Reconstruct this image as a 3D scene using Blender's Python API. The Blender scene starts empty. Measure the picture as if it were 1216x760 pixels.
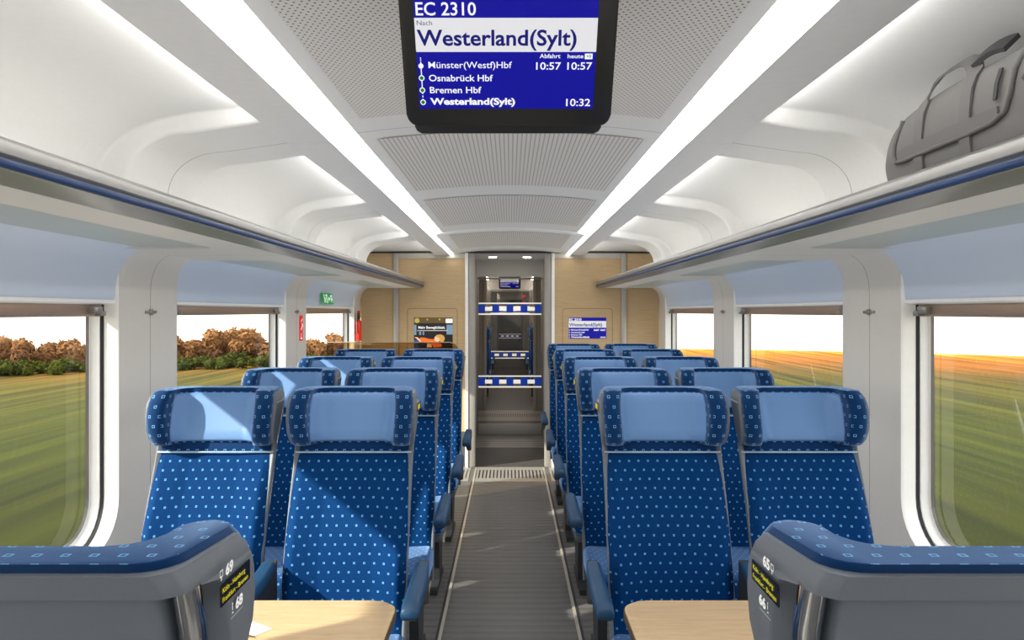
import bpy, bmesh, math, random
from mathutils import Vector, Matrix, noise

random.seed(7)
scene = bpy.context.scene
COL = scene.collection

# ------------------------------------------------------------------ basics
def lin(c):
    if isinstance(c, str):
        c = c.lstrip('#')
        c = [int(c[i:i + 2], 16) / 255 for i in (0, 2, 4)]
    return tuple((x / 12.92 if x <= .04045 else ((x + .055) / 1.055) ** 2.4) for x in c) + (1,)

def newmat(name):
    m = bpy.data.materials.new(name)
    m.use_nodes = True
    nt = m.node_tree
    nt.nodes.clear()
    out = nt.nodes.new('ShaderNodeOutputMaterial')
    return m, nt, out

class G:
    """tiny node-graph helper"""
    def __init__(s, nt): s.nt = nt
    def n(s, t, **kw):
        x = s.nt.nodes.new(t)
        for k, v in kw.items(): setattr(x, k, v)
        return x
    def link(s, a, b): s.nt.links.new(a, b)
    def m(s, op, a, b=None, c=None):
        x = s.nt.nodes.new('ShaderNodeMath'); x.operation = op
        for i, v in enumerate((a, b, c)):
            if v is None: continue
            if isinstance(v, (int, float)): x.inputs[i].default_value = v
            else: s.link(v, x.inputs[i])
        return x.outputs[0]
    def mix(s, f, a, b):
        x = s.nt.nodes.new('ShaderNodeMix'); x.data_type = 'RGBA'
        for sock, v in ((x.inputs[0], f), (x.inputs[6], a), (x.inputs[7], b)):
            if isinstance(v, (int, float)): sock.default_value = v
            elif isinstance(v, tuple): sock.default_value = v
            else: s.link(v, sock)
        return x.outputs[2]
    def coords(s):
        tc = s.n('ShaderNodeTexCoord')
        sp = s.n('ShaderNodeSeparateXYZ'); s.link(tc.outputs['Object'], sp.inputs[0])
        return tc, sp.outputs[0], sp.outputs[1], sp.outputs[2]
    def noise(s, vec, scale, detail=3, rough=.5, mapscale=None):
        if mapscale:
            mp = s.n('ShaderNodeMapping'); mp.inputs['Scale'].default_value = mapscale
            s.link(vec, mp.inputs[0]); vec = mp.outputs[0]
        t = s.n('ShaderNodeTexNoise'); t.inputs['Scale'].default_value = scale
        t.inputs['Detail'].default_value = detail; t.inputs['Roughness'].default_value = rough
        s.link(vec, t.inputs['Vector'])
        return t.outputs['Fac']

def principled(g, out, color, rough=.5, metal=0., spec=.5, **kw):
    p = g.n('ShaderNodeBsdfPrincipled')
    if isinstance(color, (str, tuple)):
        p.inputs['Base Color'].default_value = lin(color) if isinstance(color, str) else color
    else: g.link(color, p.inputs['Base Color'])
    if isinstance(rough, (int, float)): p.inputs['Roughness'].default_value = rough
    else: g.link(rough, p.inputs['Roughness'])
    p.inputs['Metallic'].default_value = metal
    p.inputs['Specular IOR Level'].default_value = spec
    for k, v in kw.items(): p.inputs[k.replace('_', ' ')].default_value = v
    g.link(p.outputs[0], out.inputs[0])
    return p

def plain(name, color, rough=.5, metal=0., spec=.5, vary=.04, vscale=40, **kw):
    m, nt, out = newmat(name); g = G(nt)
    tc, x, y, z = g.coords()
    f = g.noise(tc.outputs['Object'], vscale, 3)
    c = lin(color)
    a = tuple(min(1, v * (1 - vary)) for v in c[:3]) + (1,)
    b = tuple(min(1, v * (1 + vary)) for v in c[:3]) + (1,)
    principled(g, out, g.mix(f, a, b), rough, metal, spec, **kw)
    return m

def emit(name, color, strength, base=None):
    m, nt, out = newmat(name); g = G(nt)
    p = principled(g, out, base or color, .4)
    p.inputs['Emission Color'].default_value = lin(color)
    p.inputs['Emission Strength'].default_value = strength
    return m

def fabric(name, base, dot, sx=.034, sz=.029, outer=.0033, inner=.0012, sheen=.35, sheen_tint='#6fa0d8', off=0.):
    m, nt, out = newmat(name); g = G(nt)
    tc, x, y, z = g.coords()
    sn = g.n('ShaderNodeSeparateXYZ'); g.link(tc.outputs['Normal'], sn.inputs[0])
    ax, ay, az = [g.m('ABSOLUTE', sn.outputs[i]) for i in range(3)]
    isx = g.m('GREATER_THAN', ax, .72)
    isz = g.m('GREATER_THAN', az, .72)
    def lerp(f, a, b): return g.m('ADD', g.m('MULTIPLY', a, g.m('SUBTRACT', 1., f)), g.m('MULTIPLY', b, f))
    u = lerp(isx, x, y)
    v = lerp(isz, z, y)
    vs = g.m('DIVIDE', g.m('ADD', v, 5. + off), sz)
    row = g.m('FLOOR', vs)
    us = g.m('ADD', g.m('DIVIDE', g.m('ADD', u, 5.), sx), g.m('MULTIPLY', g.m('MODULO', row, 2.), .5))
    du = g.m('MULTIPLY', g.m('ABSOLUTE', g.m('SUBTRACT', g.m('FRACT', us), .5)), sx)
    dv = g.m('MULTIPLY', g.m('ABSOLUTE', g.m('SUBTRACT', g.m('FRACT', vs), .5)), sz)
    mx = g.m('MAXIMUM', du, dv)
    ring = g.m('MULTIPLY', g.m('LESS_THAN', mx, outer), g.m('GREATER_THAN', mx, inner))
    f = g.noise(tc.outputs['Object'], 260, 2)
    c = lin(base)
    bc = g.mix(f, tuple(v * .8 for v in c[:3]) + (1,), tuple(min(1, v * 1.2) for v in c[:3]) + (1,))
    p = principled(g, out, g.mix(ring, bc, lin(dot)), .85, 0, .1)
    p.inputs['Sheen Weight'].default_value = sheen
    p.inputs['Sheen Roughness'].default_value = .45
    p.inputs['Sheen Tint'].default_value = lin(sheen_tint)
    bp = g.n('ShaderNodeBump'); bp.inputs['Strength'].default_value = .12; bp.inputs['Distance'].default_value = .002
    g.link(g.noise(tc.outputs['Object'], 420, 2), bp.inputs['Height']); g.link(bp.outputs[0], p.inputs['Normal'])
    return m

def white_jointed(name, color, joints, rough=.45, halfw=.0018, zmin=None):
    """plastic panel with thin dark joints running across the car at the given y positions"""
    m, nt, out = newmat(name); g = G(nt)
    tc, x, y, z = g.coords()
    acc = None
    for j in joints:
        k = g.m('LESS_THAN', g.m('ABSOLUTE', g.m('SUBTRACT', y, j)), halfw)
        acc = k if acc is None else g.m('MAXIMUM', acc, k)
    f = g.noise(tc.outputs['Object'], 60, 3)
    c = lin(color)
    base = g.mix(f, tuple(v * .97 for v in c[:3]) + (1,), tuple(min(1, v * 1.03) for v in c[:3]) + (1,))
    principled(g, out, g.mix(g.m('MULTIPLY', acc, .75), base, lin('#4a4845')), rough, 0, .4)
    return m

def wood(name, c1, c2, scale=1., axis='x'):
    m, nt, out = newmat(name); g = G(nt)
    tc, x, y, z = g.coords()
    ms = (2.2, 30, 60) if axis == 'x' else (30, 2.2, 60)
    f = g.noise(tc.outputs['Object'], 2.2 * scale, 6, .65, ms)
    f2 = g.noise(tc.outputs['Object'], 7 * scale, 4, .6, ms)
    ff = g.m('ADD', g.m('MULTIPLY', f, .6), g.m('MULTIPLY', f2, .4))
    r = g.n('ShaderNodeMapRange'); g.link(ff, r.inputs[0])
    r.inputs[1].default_value = .3; r.inputs[2].default_value = .7
    principled(g, out, g.mix(r.outputs[0], lin(c1), lin(c2)), .42, 0, .4)
    return m

def glass(name, tint='#ffffff', refl=.06, rough=0.):
    m, nt, out = newmat(name); g = G(nt)
    t = g.n('ShaderNodeBsdfTransparent'); t.inputs[0].default_value = lin(tint)
    gl = g.n('ShaderNodeBsdfGlossy'); gl.inputs['Roughness'].default_value = rough
    lw = g.n('ShaderNodeLayerWeight'); lw.inputs[0].default_value = .25
    mx = g.n('ShaderNodeMixShader')
    g.link(g.m('MINIMUM', g.m('ADD', refl * .5, g.m('MULTIPLY', lw.outputs['Fresnel'], refl * 2.)), .35), mx.inputs[0])
    g.link(t.outputs[0], mx.inputs[1]); g.link(gl.outputs[0], mx.inputs[2])
    g.link(mx.outputs[0], out.inputs[0])
    return m

# ------------------------------------------------------------------ object helpers
def link_mesh(name, me, mat, parent=None):
    o = bpy.data.objects.new(name, me)
    COL.objects.link(o)
    if mat is not None: me.materials.append(mat)
    if parent is not None: o.parent = parent
    return o

def finish(bm, name, mat, parent=None, smooth=35, recalc=True):
    if recalc: bmesh.ops.recalc_face_normals(bm, faces=bm.faces[:])
    me = bpy.data.meshes.new(name)
    bm.to_mesh(me); bm.free()
    if smooth:
        for p in me.polygons: p.use_smooth = True
        me.set_sharp_from_angle(angle=math.radians(smooth))
    return link_mesh(name, me, mat, parent)

def empty(name, loc=(0, 0, 0), rot=None, parent=None):
    o = bpy.data.objects.new(name, None)
    COL.objects.link(o)
    o.location = loc
    if rot is not None: o.rotation_euler = rot
    if parent is not None: o.parent = parent
    o.empty_display_size = .05
    return o

def tag(o, label, cat, group=None):
    o['label'] = label; o['category'] = cat
    if group: o['group'] = group
    return o

def struct(o):
    o['kind'] = 'structure'; return o

def thing(name, label, cat, loc=(0, 0, 0), rot=None, group=None):
    return tag(empty(name, loc, rot), label, cat, group)

def add_box(bm, lo, hi, bevel=0., seg=2):
    vs = [bm.verts.new((x, y, z)) for z in (lo[2], hi[2]) for y in (lo[1], hi[1]) for x in (lo[0], hi[0])]
    q = [(0, 2, 3, 1), (4, 5, 7, 6), (0, 1, 5, 4), (2, 6, 7, 3), (0, 4, 6, 2), (1, 3, 7, 5)]
    fs = [bm.faces.new([vs[i] for i in f]) for f in q]
    if bevel > 0:
        es = list({e for f in fs for e in f.edges})
        bmesh.ops.bevel(bm, geom=es, offset=bevel, segments=seg, affect='EDGES', profile=.5)

def box(name, lo, hi, mat, parent=None, bevel=0., seg=2):
    bm = bmesh.new(); add_box(bm, lo, hi, bevel, seg)
    return finish(bm, name, mat, parent)

def rpoly(pts, radii, n=5):
    """closed 2D polygon with rounded corners, a fixed number of points per corner"""
    out = []; N = len(pts)
    for i in range(N):
        p = Vector(pts[i]); a = Vector(pts[i - 1]); b = Vector(pts[(i + 1) % N])
        r = radii[i] if isinstance(radii, (list, tuple)) else radii
        da = (a - p); db = (b - p); la, lb = da.length, db.length
        if la < 1e-9 or lb < 1e-9:
            out += [p.copy() for _ in range(n)]; continue
        da /= la; db /= lb
        ang = da.angle(db, math.pi / 2)
        if r <= 0 or ang > math.pi - .02:
            out += [p + da * (1e-5 * (n - 1 - k)) + db * (1e-5 * k) for k in range(n)]; continue
        t = min(r / math.tan(ang / 2), la * .49, lb * .49)
        r2 = t * math.tan(ang / 2)
        c = p + (da + db).normalized() * (r2 / math.sin(ang / 2))
        s = p + da * t - c; e = p + db * t - c
        th = s.angle(e, 0)
        cr = s.x * e.y - s.y * e.x
        for k in range(n):
            w = th * k / (n - 1) * (1 if cr > 0 else -1)
            cs, sn = math.cos(w), math.sin(w)
            out.append(c + Vector((s.x * cs - s.y * sn, s.x * sn + s.y * cs)))
    return out

def loft_bm(bm, rings, cap=True, closed=True):
    V = [[bm.verts.new(p) for p in r] for r in rings]
    n = len(V[0])
    for i in range(len(V) - 1):
        for j in range(n if closed else n - 1):
            k = (j + 1) % n
            bm.faces.new((V[i][j], V[i][k], V[i + 1][k], V[i + 1][j]))
    if cap:
        bm.faces.new(V[0][::-1]); bm.faces.new(V[-1])
    return V

def loft(name, rings, mat, parent=None, cap=True, closed=True, smooth=35, bevel=0., bseg=3):
    bm = bmesh.new(); V = loft_bm(bm, rings, cap, closed)
    if bevel > 0 and cap:
        es = []
        for R in (V[0], V[-1]):
            for j in range(len(R)):
                e = bm.edges.get((R[j], R[(j + 1) % len(R)]))
                if e: es.append(e)
        bmesh.ops.bevel(bm, geom=es, offset=bevel, segments=bseg, affect='EDGES', profile=.5, clamp_overlap=True)
    return finish(bm, name, mat, parent, smooth)

def extrude_profile(name, prof, y0, y1, mat, parent=None, cap=True, closed=True, smooth=35, bevel=0.):
    return loft(name, [[(x, y, z) for x, z in prof] for y in (y0, y1)], mat, parent, cap, closed, smooth, bevel, 2)

def tube_bm(bm, pts, r, n=10, cap=True):
    P = [Vector(p) for p in pts]; rings = []
    up = Vector((0, 0, 1))
    t0 = (P[1] - P[0]).normalized()
    if abs(t0.dot(up)) > .9: up = Vector((1, 0, 0))
    side = t0.cross(up).normalized()
    for i, p in enumerate(P):
        t = (P[min(i + 1, len(P) - 1)] - P[max(i - 1, 0)]).normalized()
        side = (side - t * side.dot(t)).normalized()
        b = t.cross(side)
        rr = r[i] if isinstance(r, (list, tuple)) else r
        rings.append([p + (side * math.cos(a) + b * math.sin(a)) * rr for a in [2 * math.pi * k / n for k in range(n)]])
    loft_bm(bm, rings, cap)

def tube(name, pts, r, mat, parent=None, n=10):
    bm = bmesh.new(); tube_bm(bm, pts, r, n)
    return finish(bm, name, mat, parent, 50)

def ribbon_bm(bm, pts, normals, w, t):
    """flat webbing: centre line, outward normals, width, thickness"""
    P = [Vector(p) for p in pts]; rings = []
    for i, p in enumerate(P):
        tg = (P[min(i + 1, len(P) - 1)] - P[max(i - 1, 0)]).normalized()
        n = Vector(normals[i]); n = (n - tg * n.dot(tg)).normalized()
        s = tg.cross(n)
        rings.append([p + s * w / 2, p + s * w / 2 + n * t, p - s * w / 2 + n * t, p - s * w / 2])
    loft_bm(bm, rings)

def lathe_bm(bm, prof, n=20, c=(0, 0, 0)):
    rings = [[(c[0] + r * math.cos(2 * math.pi * k / n), c[1] + r * math.sin(2 * math.pi * k / n), c[2] + z) for k in range(n)] for r, z in prof]
    loft_bm(bm, rings)

def flat(name, pts, z, mat, parent, smooth=0):
    """a flat face in the parent's local XY plane"""
    bm = bmesh.new()
    bm.faces.new([bm.verts.new((p[0], p[1], z)) for p in pts])
    return finish(bm, name, mat, parent, smooth, recalc=False)

def rect(x0, y0, x1, y1): return [(x0, y0), (x1, y0), (x1, y1), (x0, y1)]
def rrect(x0, y0, x1, y1, r, n=6): return rpoly(rect(x0, y0, x1, y1), r, n)

def flats(name, polys, z, mat, parent):
    bm = bmesh.new()
    for pts in polys: bm.faces.new([bm.verts.new((p[0], p[1], z)) for p in pts])
    return finish(bm, name, mat, parent, 0, recalc=False)

def circle(cx, cy, r, n=20): return [(cx + r * math.cos(2 * math.pi * k / n), cy + r * math.sin(2 * math.pi * k / n)) for k in range(n)]

def writing(name, items, z, mat, parent):
    """lines of lettering as one mesh: items are (text, x0, y_base, x1, height or None, bold)"""
    bm = bmesh.new()
    for txt, x0, yb, x1, capx, bold in items:
        cu = bpy.data.curves.new('lettering', 'FONT')
        cu.body = txt; cu.size = 1; cu.resolution_u = 3; cu.offset = bold
        ob = bpy.data.objects.new('lettering', cu)
        me = ob.to_mesh()
        xs = [v.co.x for v in me.vertices]; x_lo, x_hi = min(xs), max(xs)
        sx = (x1 - x0) / (x_hi - x_lo)
        sy = capx / .69
        vs = [bm.verts.new((x0 + (v.co.x - x_lo) * sx, yb + v.co.y * sy, z)) for v in me.vertices]
        for p in me.polygons:
            try: bm.faces.new([vs[i] for i in p.vertices])
            except ValueError: pass
        ob.to_mesh_clear(); bpy.data.objects.remove(ob); bpy.data.curves.remove(cu)
    return finish(bm, name, mat, parent, 0, recalc=False)

def copy_tree(o, parent=None):
    c = o.copy(); COL.objects.link(c)
    if parent is not None: c.parent = parent
    for ch in list(o.children): copy_tree(ch, c)
    return c

def catmull(pts, n):
    P = [Vector(p) for p in pts]; P = [P[0] * 2 - P[1]] + P + [P[-1] * 2 - P[-2]]
    dense = []
    for i in range(1, len(P) - 2):
        for k in range(20):
            t = k / 20
            dense.append(.5 * ((2 * P[i]) + (P[i + 1] - P[i - 1]) * t + (2 * P[i - 1] - 5 * P[i] + 4 * P[i + 1] - P[i + 2]) * t * t + (3 * P[i] - P[i - 1] - 3 * P[i + 1] + P[i + 2]) * t ** 3))
    dense.append(P[-2].copy())
    L = [0]
    for a, b in zip(dense, dense[1:]): L.append(L[-1] + (b - a).length)
    out = []; j = 0
    for k in range(n):
        d = L[-1] * k / (n - 1)
        while j < len(L) - 2 and L[j + 1] < d: j += 1
        f = (d - L[j]) / max(1e-9, L[j + 1] - L[j])
        out.append(dense[j].lerp(dense[j + 1], min(1, max(0, f))))
    return out

def sstep(a, b, x):
    t = min(1, max(0, (x - a) / (b - a))); return t * t * (3 - 2 * t)

def interp(tab, z):
    if z <= tab[0][0]: return tab[0][1]
    for (a, va), (b, vb) in zip(tab, tab[1:]):
        if z <= b: return va + (vb - va) * (z - a) / (b - a)
    return tab[-1][1]

# ------------------------------------------------------------------ materials
CEIL_J = [-.86, .75, 2.35, 3.97, 5.42]
WALL_J = [-1.11, .91, 2.93, 4.94]
M = {}
M['ceil'] = white_jointed('white ceiling plastic', '#dcdcdb', CEIL_J, .5)
M['white_ceil'] = plain('white ceiling edge panel', '#dcdcdb', .5)
M['wall'] = white_jointed('warm white wall plastic', '#d3d0ca', WALL_J, .5)
M['white'] = plain('white plastic', '#eeedea', .4)
M['reveal'] = plain('bright white window surround', '#f4f3f0', .35)
M['valance'] = plain('pale blue grey textile panel', '#c9d4e4', .75, vscale=300, vary=.05)
M['rubber'] = plain('black rubber', '#26262a', .6)
M['silver'] = plain('brushed silver aluminium', '#a5a3a1', .33, .8)
M['steel'] = plain('dull steel', '#8f8c88', .35, .7)
M['post'] = plain('satin grey metal post', '#a5a19b', .45, .3)
M['chrome'] = plain('polished chrome', '#d8d8dc', .1, 1., vary=.01)
M['blue_strip'] = plain('blue rail strip', '#083264', .35)
M['rack_glass'] = plain('frosted green grey glass', '#a9b3b0', .3, 0, .5)
M['shell'] = plain('slate grey seat shell', '#5f656d', .5, vscale=200)
M['shell_dark'] = plain('dark slate grey plastic', '#4b5057', .55, vscale=200)
M['dark'] = plain('dark grey plastic', '#2b2d30', .5)
M['black'] = plain('satin black plastic', '#1d1e20', .35)
M['bezel'] = plain('charcoal display bezel', '#252423', .28)
M['fab'] = fabric('navy dotted seat fabric', '#022e5e', '#5796c2', sheen=.0, sheen_tint='#3f78c0')
M['fab_head'] = fabric('navy dotted headrest fabric', '#032852', '#669fc8', sheen=.95, sheen_tint='#8aa8d0', sx=.033, sz=.033, outer=.0047, inner=.0030)
M['pad'] = plain('light blue leather head pad', '#5b80b0', .5, vscale=120, vary=.04)
M['armpad'] = plain('dark blue armrest pad', '#163a5a', .5)
M['piping'] = plain('grey blue piping', '#8fa6c0', .5)
M['tabletop'] = wood('light oak table top', '#a68c69', '#c2a884', 1.5)
M['tableedge'] = plain('dark brown table edge', '#4a3c2c', .5)
M['wood'] = wood('light oak wall panel', '#b0966f', '#cab08a', 1.)
M['woodgroove'] = plain('dark wood groove', '#6f5a40', .6)
M['display_blue'] = emit('lit blue screen', '#0404a6', .8, '#00000c')
M['display_white'] = emit('lit white screen', '#e9e9ee', .75, '#808080')
M['text_white'] = emit('lit white lettering', '#f2f2f8', .9, '#808080')
M['text_blue'] = emit('lit blue lettering', '#0c0c86', .6, '#050530')
M['text_grey'] = emit('lit grey lettering', '#55558a', .6, '#303040')
M['dot_green'] = emit('lit green dot', '#0c8a1c', .8, '#083008')
M['text_yellow'] = emit('lit yellow lettering', '#e8dc1e', 1.0, '#403c08')
M['led_black'] = plain('black LED window', '#070707', .25)
M['decal'] = plain('white printed numbers', '#f2f2f2', .6)
M['decal_grey'] = plain('grey printed marks', '#555a61', .6)
M['strip'] = emit('LED ceiling strip', '#fffdf8', 8.0)
M['cove'] = emit('LED cove light', '#fffdf8', 22.0)
M['uplight'] = emit('LED rack uplight', '#fffdf8', 3.5)
M['passage'] = plain('grey passage wall', '#8a8782', .5)
M['doordark'] = plain('grey door jamb', '#6d6a66', .5)
M['grey_strip'] = plain('pale grey strip', '#b5b0a8', .5)
M['silver_post'] = plain('silver wall post', '#b9b6b2', .4, .35)
M['trimline'] = plain('pale metal floor line', '#c2bbae', .35, .5)
M['spot'] = emit('LED spotlight lens', '#fff6e6', 40.0)
M['green'] = emit('green sign', '#0f9a4a', .35, '#0f9a4a')
M['signwhite'] = emit('white sign pictogram', '#ffffff', .5)
M['red'] = emit('red sign', '#e21b16', .3, '#e21b16')
M['redgloss'] = plain('glossy red paint', '#e0392e', .3)
M['glass'] = glass('clear window glass', '#f7fbf6', .035)
M['doorglass'] = glass('door glass', '#d6d2cc', .05)
M['smoke'] = glass('smoked brown glass', '#ddccae', .08)
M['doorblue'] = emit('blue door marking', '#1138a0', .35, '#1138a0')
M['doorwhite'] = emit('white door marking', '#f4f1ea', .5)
M['bag'] = plain('grey duffel fabric', '#6c6a69', .8, vscale=500, vary=.12)
M['bag2'] = plain('grey webbing', '#646261', .7, vscale=700, vary=.15)
M['bagdark'] = plain('charcoal webbing', '#3a3a3c', .7)
M['paper'] = plain('white paper', '#f2f1ee', .7)
M['headerpanel'] = plain('grey lintel panel', '#b4b1ab', .5, .05)

# perforated ceiling panels
def perforated(name, mode):
    m, nt, out = newmat(name); g = G(nt)
    tc, x, y, z = g.coords()
    if mode == 'dots':
        s = .0118
        vs = g.m('DIVIDE', g.m('ADD', y, 20.), s); row = g.m('FLOOR', vs)
        us = g.m('ADD', g.m('DIVIDE', g.m('ADD', x, 20.), s * 1.25), g.m('MULTIPLY', g.m('MODULO', row, 2.), .5))
        du = g.m('MULTIPLY', g.m('SUBTRACT', g.m('FRACT', us), .5), s * 1.25)
        dv = g.m('MULTIPLY', g.m('SUBTRACT', g.m('FRACT', vs), .5), s)
        d = g.m('SQRT', g.m('ADD', g.m('MULTIPLY', du, du), g.m('MULTIPLY', dv, dv)))
        hole = g.m('LESS_THAN', d, .0026)
        amt = .88
    else:
        us = g.m('DIVIDE', g.m('ADD', x, 20.), .0158)
        du = g.m('ABSOLUTE', g.m('SUBTRACT', g.m('FRACT', us), .5))
        hole = g.m('LESS_THAN', du, .13)
        amt = .5
    principled(g, out, g.mix(g.m('MULTIPLY', hole, amt), lin('#d6d3cf'), lin('#4c4a48')), .5, 0, .3)
    return m
M['perf_dots'] = perforated('perforated ceiling panel', 'dots')
M['perf_slots'] = perforated('slotted ceiling panel', 'slots')

# ribbed floor
def floor_mat(name, c1, c2, per, strength):
    m, nt, out = newmat(name); g = G(nt)
    tc, x, y, z = g.coords()
    w = g.m('ABSOLUTE', g.m('SUBTRACT', g.m('MULTIPLY', g.m('FRACT', g.m('DIVIDE', g.m('ADD', y, 20.), per)), 2.), 1.))
    w2 = g.m('SMOOTH_MIN', w, .55, .3)
    f = g.noise(tc.outputs['Object'], 90, 4, .7)
    f3 = g.noise(tc.outputs['Object'], 14, 3, .6, (1, 6, 1))
    base = g.mix(g.m('ADD', g.m('MULTIPLY', w2, strength), g.m('MULTIPLY', f, .35)), lin(c1), lin(c2))
    p = principled(g, out, g.mix(g.m('MULTIPLY', f3, .3), base, lin(c1)), .42, 0, .5)
    bp = g.n('ShaderNodeBump'); bp.inputs['Strength'].default_value = .5; bp.inputs['Distance'].default_value = .004
    g.link(w, bp.inputs['Height']); g.link(bp.outputs[0], p.inputs['Normal'])
    return m
M['floor'] = floor_mat('ribbed grey rubber floor', '#464544', '#6a6867', .07, .9)
M['floor_dark'] = floor_mat('dark vestibule mat', '#393735', '#57534f', .02, .5)

def grate_mat(name, half_lo, half_hi):
    m, nt, out = newmat(name); g = G(nt)
    tc, x, y, z = g.coords()
    du = g.m('ABSOLUTE', g.m('SUBTRACT', g.m('FRACT', g.m('DIVIDE', g.m('ADD', x, 20.), .0335)), .5))
    slot = g.m('MULTIPLY', g.m('LESS_THAN', du, .2), g.m('LESS_THAN', g.m('ABSOLUTE', y), half_lo))
    f = g.noise(tc.outputs['Object'], 120, 3)
    base = g.mix(f, lin('#8f8b85'), lin('#a8a49d'))
    principled(g, out, g.mix(slot, base, lin('#2c2a28')), .4, .35, .5)
    return m
M['grate'] = grate_mat('slotted metal grate', .17, 0)

def ridged(name):
    m, nt, out = newmat(name); g = G(nt)
    tc, x, y, z = g.coords()
    w = g.m('ABSOLUTE', g.m('SUBTRACT', g.m('FRACT', g.m('DIVIDE', g.m('ADD', y, 20.), .13)), .5))
    base = g.mix(g.m('MULTIPLY', w, 2.), lin('#4a4743'), lin('#a9a59e'))
    principled(g, out, base, .35, .5, .5)
    return m
M['ridged'] = ridged('ridged metal step plate')

# ------------------------------------------------------------------ world, sun, outside
w = bpy.data.worlds.new('overcast bright evening'); scene.world = w; w.use_nodes = True
nt = w.node_tree; nt.nodes.clear(); g = G(nt)
out = nt.nodes.new('ShaderNodeOutputWorld'); bg = nt.nodes.new('ShaderNodeBackground')
tc = nt.nodes.new('ShaderNodeTexCoord'); sp = nt.nodes.new('ShaderNodeSeparateXYZ')
nt.links.new(tc.outputs['Generated'], sp.inputs[0])
rp = nt.nodes.new('ShaderNodeMapRange'); nt.links.new(sp.outputs[2], rp.inputs[0])
rp.inputs[1].default_value = -.05; rp.inputs[2].default_value = .35
nt.links.new(g.mix(rp.outputs[0], lin('#ffeed9'), lin('#f3f6ff')), bg.inputs[0])
bg.inputs[1].default_value = 3.0
nt.links.new(bg.outputs[0], out.inputs[0])

sun = bpy.data.lights.new('sun', 'SUN'); sun.energy = 10; sun.angle = math.radians(1.2); sun.color = (1, .93, .82)
so = bpy.data.objects.new('sun', sun); COL.objects.link(so)
so.rotation_euler = Vector((1, .6, -.68)).to_track_quat('-Z', 'Y').to_euler()

def field_mat():
    m, nt, out = newmat('streaky green field with painted glow'); g = G(nt)
    tc, x, y, z = g.coords()
    r = g.m('SQRT', g.m('ADD', g.m('MULTIPLY', x, x), g.m('MULTIPLY', y, y)))
    f = g.noise(tc.outputs['Object'], 1, 5, .6, (.30, .010, 1))
    f2 = g.noise(tc.outputs['Object'], 1, 3, .6, (1.1, .03, 1))
    f4 = g.n('ShaderNodeMapRange'); g.link(f2, f4.inputs[0]); f4.inputs[1].default_value = .38; f4.inputs[2].default_value = .72; f4 = f4.outputs[0]
    rr = g.m('ADD', r, g.m('MULTIPLY', g.m('SUBTRACT', f, .5), 16.))
    cr = g.n('ShaderNodeValToRGB'); g.link(g.m('DIVIDE', rr, 100.), cr.inputs[0])
    e = cr.color_ramp.elements
    e[0].position = .10; e[0].color = lin('#262706')
    e[1].position = .22; e[1].color = lin('#30330a')
    for pos, c in ((.34, '#3c400c'), (.45, '#47460e'), (.58, '#52480e'), (.68, '#6e4e10'), (.77, '#94560c'), (.87, '#b8660a'), (.95, '#cc780c'), (1., '#d89214')):  # outer bands turn orange: sunset glow painted into the field colour
        k = e.new(pos); k.color = lin(c)
    dk = g.mix(g.m('MULTIPLY', f4, 1.), cr.outputs[0], lin('#1c2006'))
    principled(g, out, dk, .9, 0, .1)
    return m
M['field'] = field_mat()
bm = bmesh.new()
R = 100
N = 96
c = bm.verts.new((0, 0, 0))
prev = None; rings = []
for rad in (15, 40, 70, R):
    rings.append([bm.verts.new((rad * math.cos(2 * math.pi * k / N), rad * math.sin(2 * math.pi * k / N), 0)) for k in range(N)])
for k in range(N):
    bm.faces.new((c, rings[0][k], rings[0][(k + 1) % N]))
for a, b in zip(rings, rings[1:]):
    for k in range(N): bm.faces.new((a[k], b[k], b[(k + 1) % N], a[(k + 1) % N]))
gr = struct(finish(bm, 'ground', M['field'])); gr.location = (0, 0, -3.5)

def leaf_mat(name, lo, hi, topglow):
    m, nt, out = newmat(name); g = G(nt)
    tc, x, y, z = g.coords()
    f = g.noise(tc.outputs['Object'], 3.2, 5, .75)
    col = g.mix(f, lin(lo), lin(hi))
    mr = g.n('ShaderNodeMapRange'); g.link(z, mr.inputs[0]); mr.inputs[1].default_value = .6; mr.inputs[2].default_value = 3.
    p = principled(g, out, g.mix(g.m('MULTIPLY', mr.outputs[0], .6), col, lin(topglow)), .95, 0, .05)  # leaves paler with height: glow on the tops painted into the colour
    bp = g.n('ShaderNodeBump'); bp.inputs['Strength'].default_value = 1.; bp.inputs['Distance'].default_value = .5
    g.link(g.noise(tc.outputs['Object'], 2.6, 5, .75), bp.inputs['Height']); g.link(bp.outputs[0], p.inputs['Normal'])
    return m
M['tree'] = leaf_mat('tree foliage with painted top glow', '#4a3522', '#80583a', '#b98556')
M['brush'] = leaf_mat('green brush foliage', '#2c3210', '#545820', '#74662e')

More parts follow.
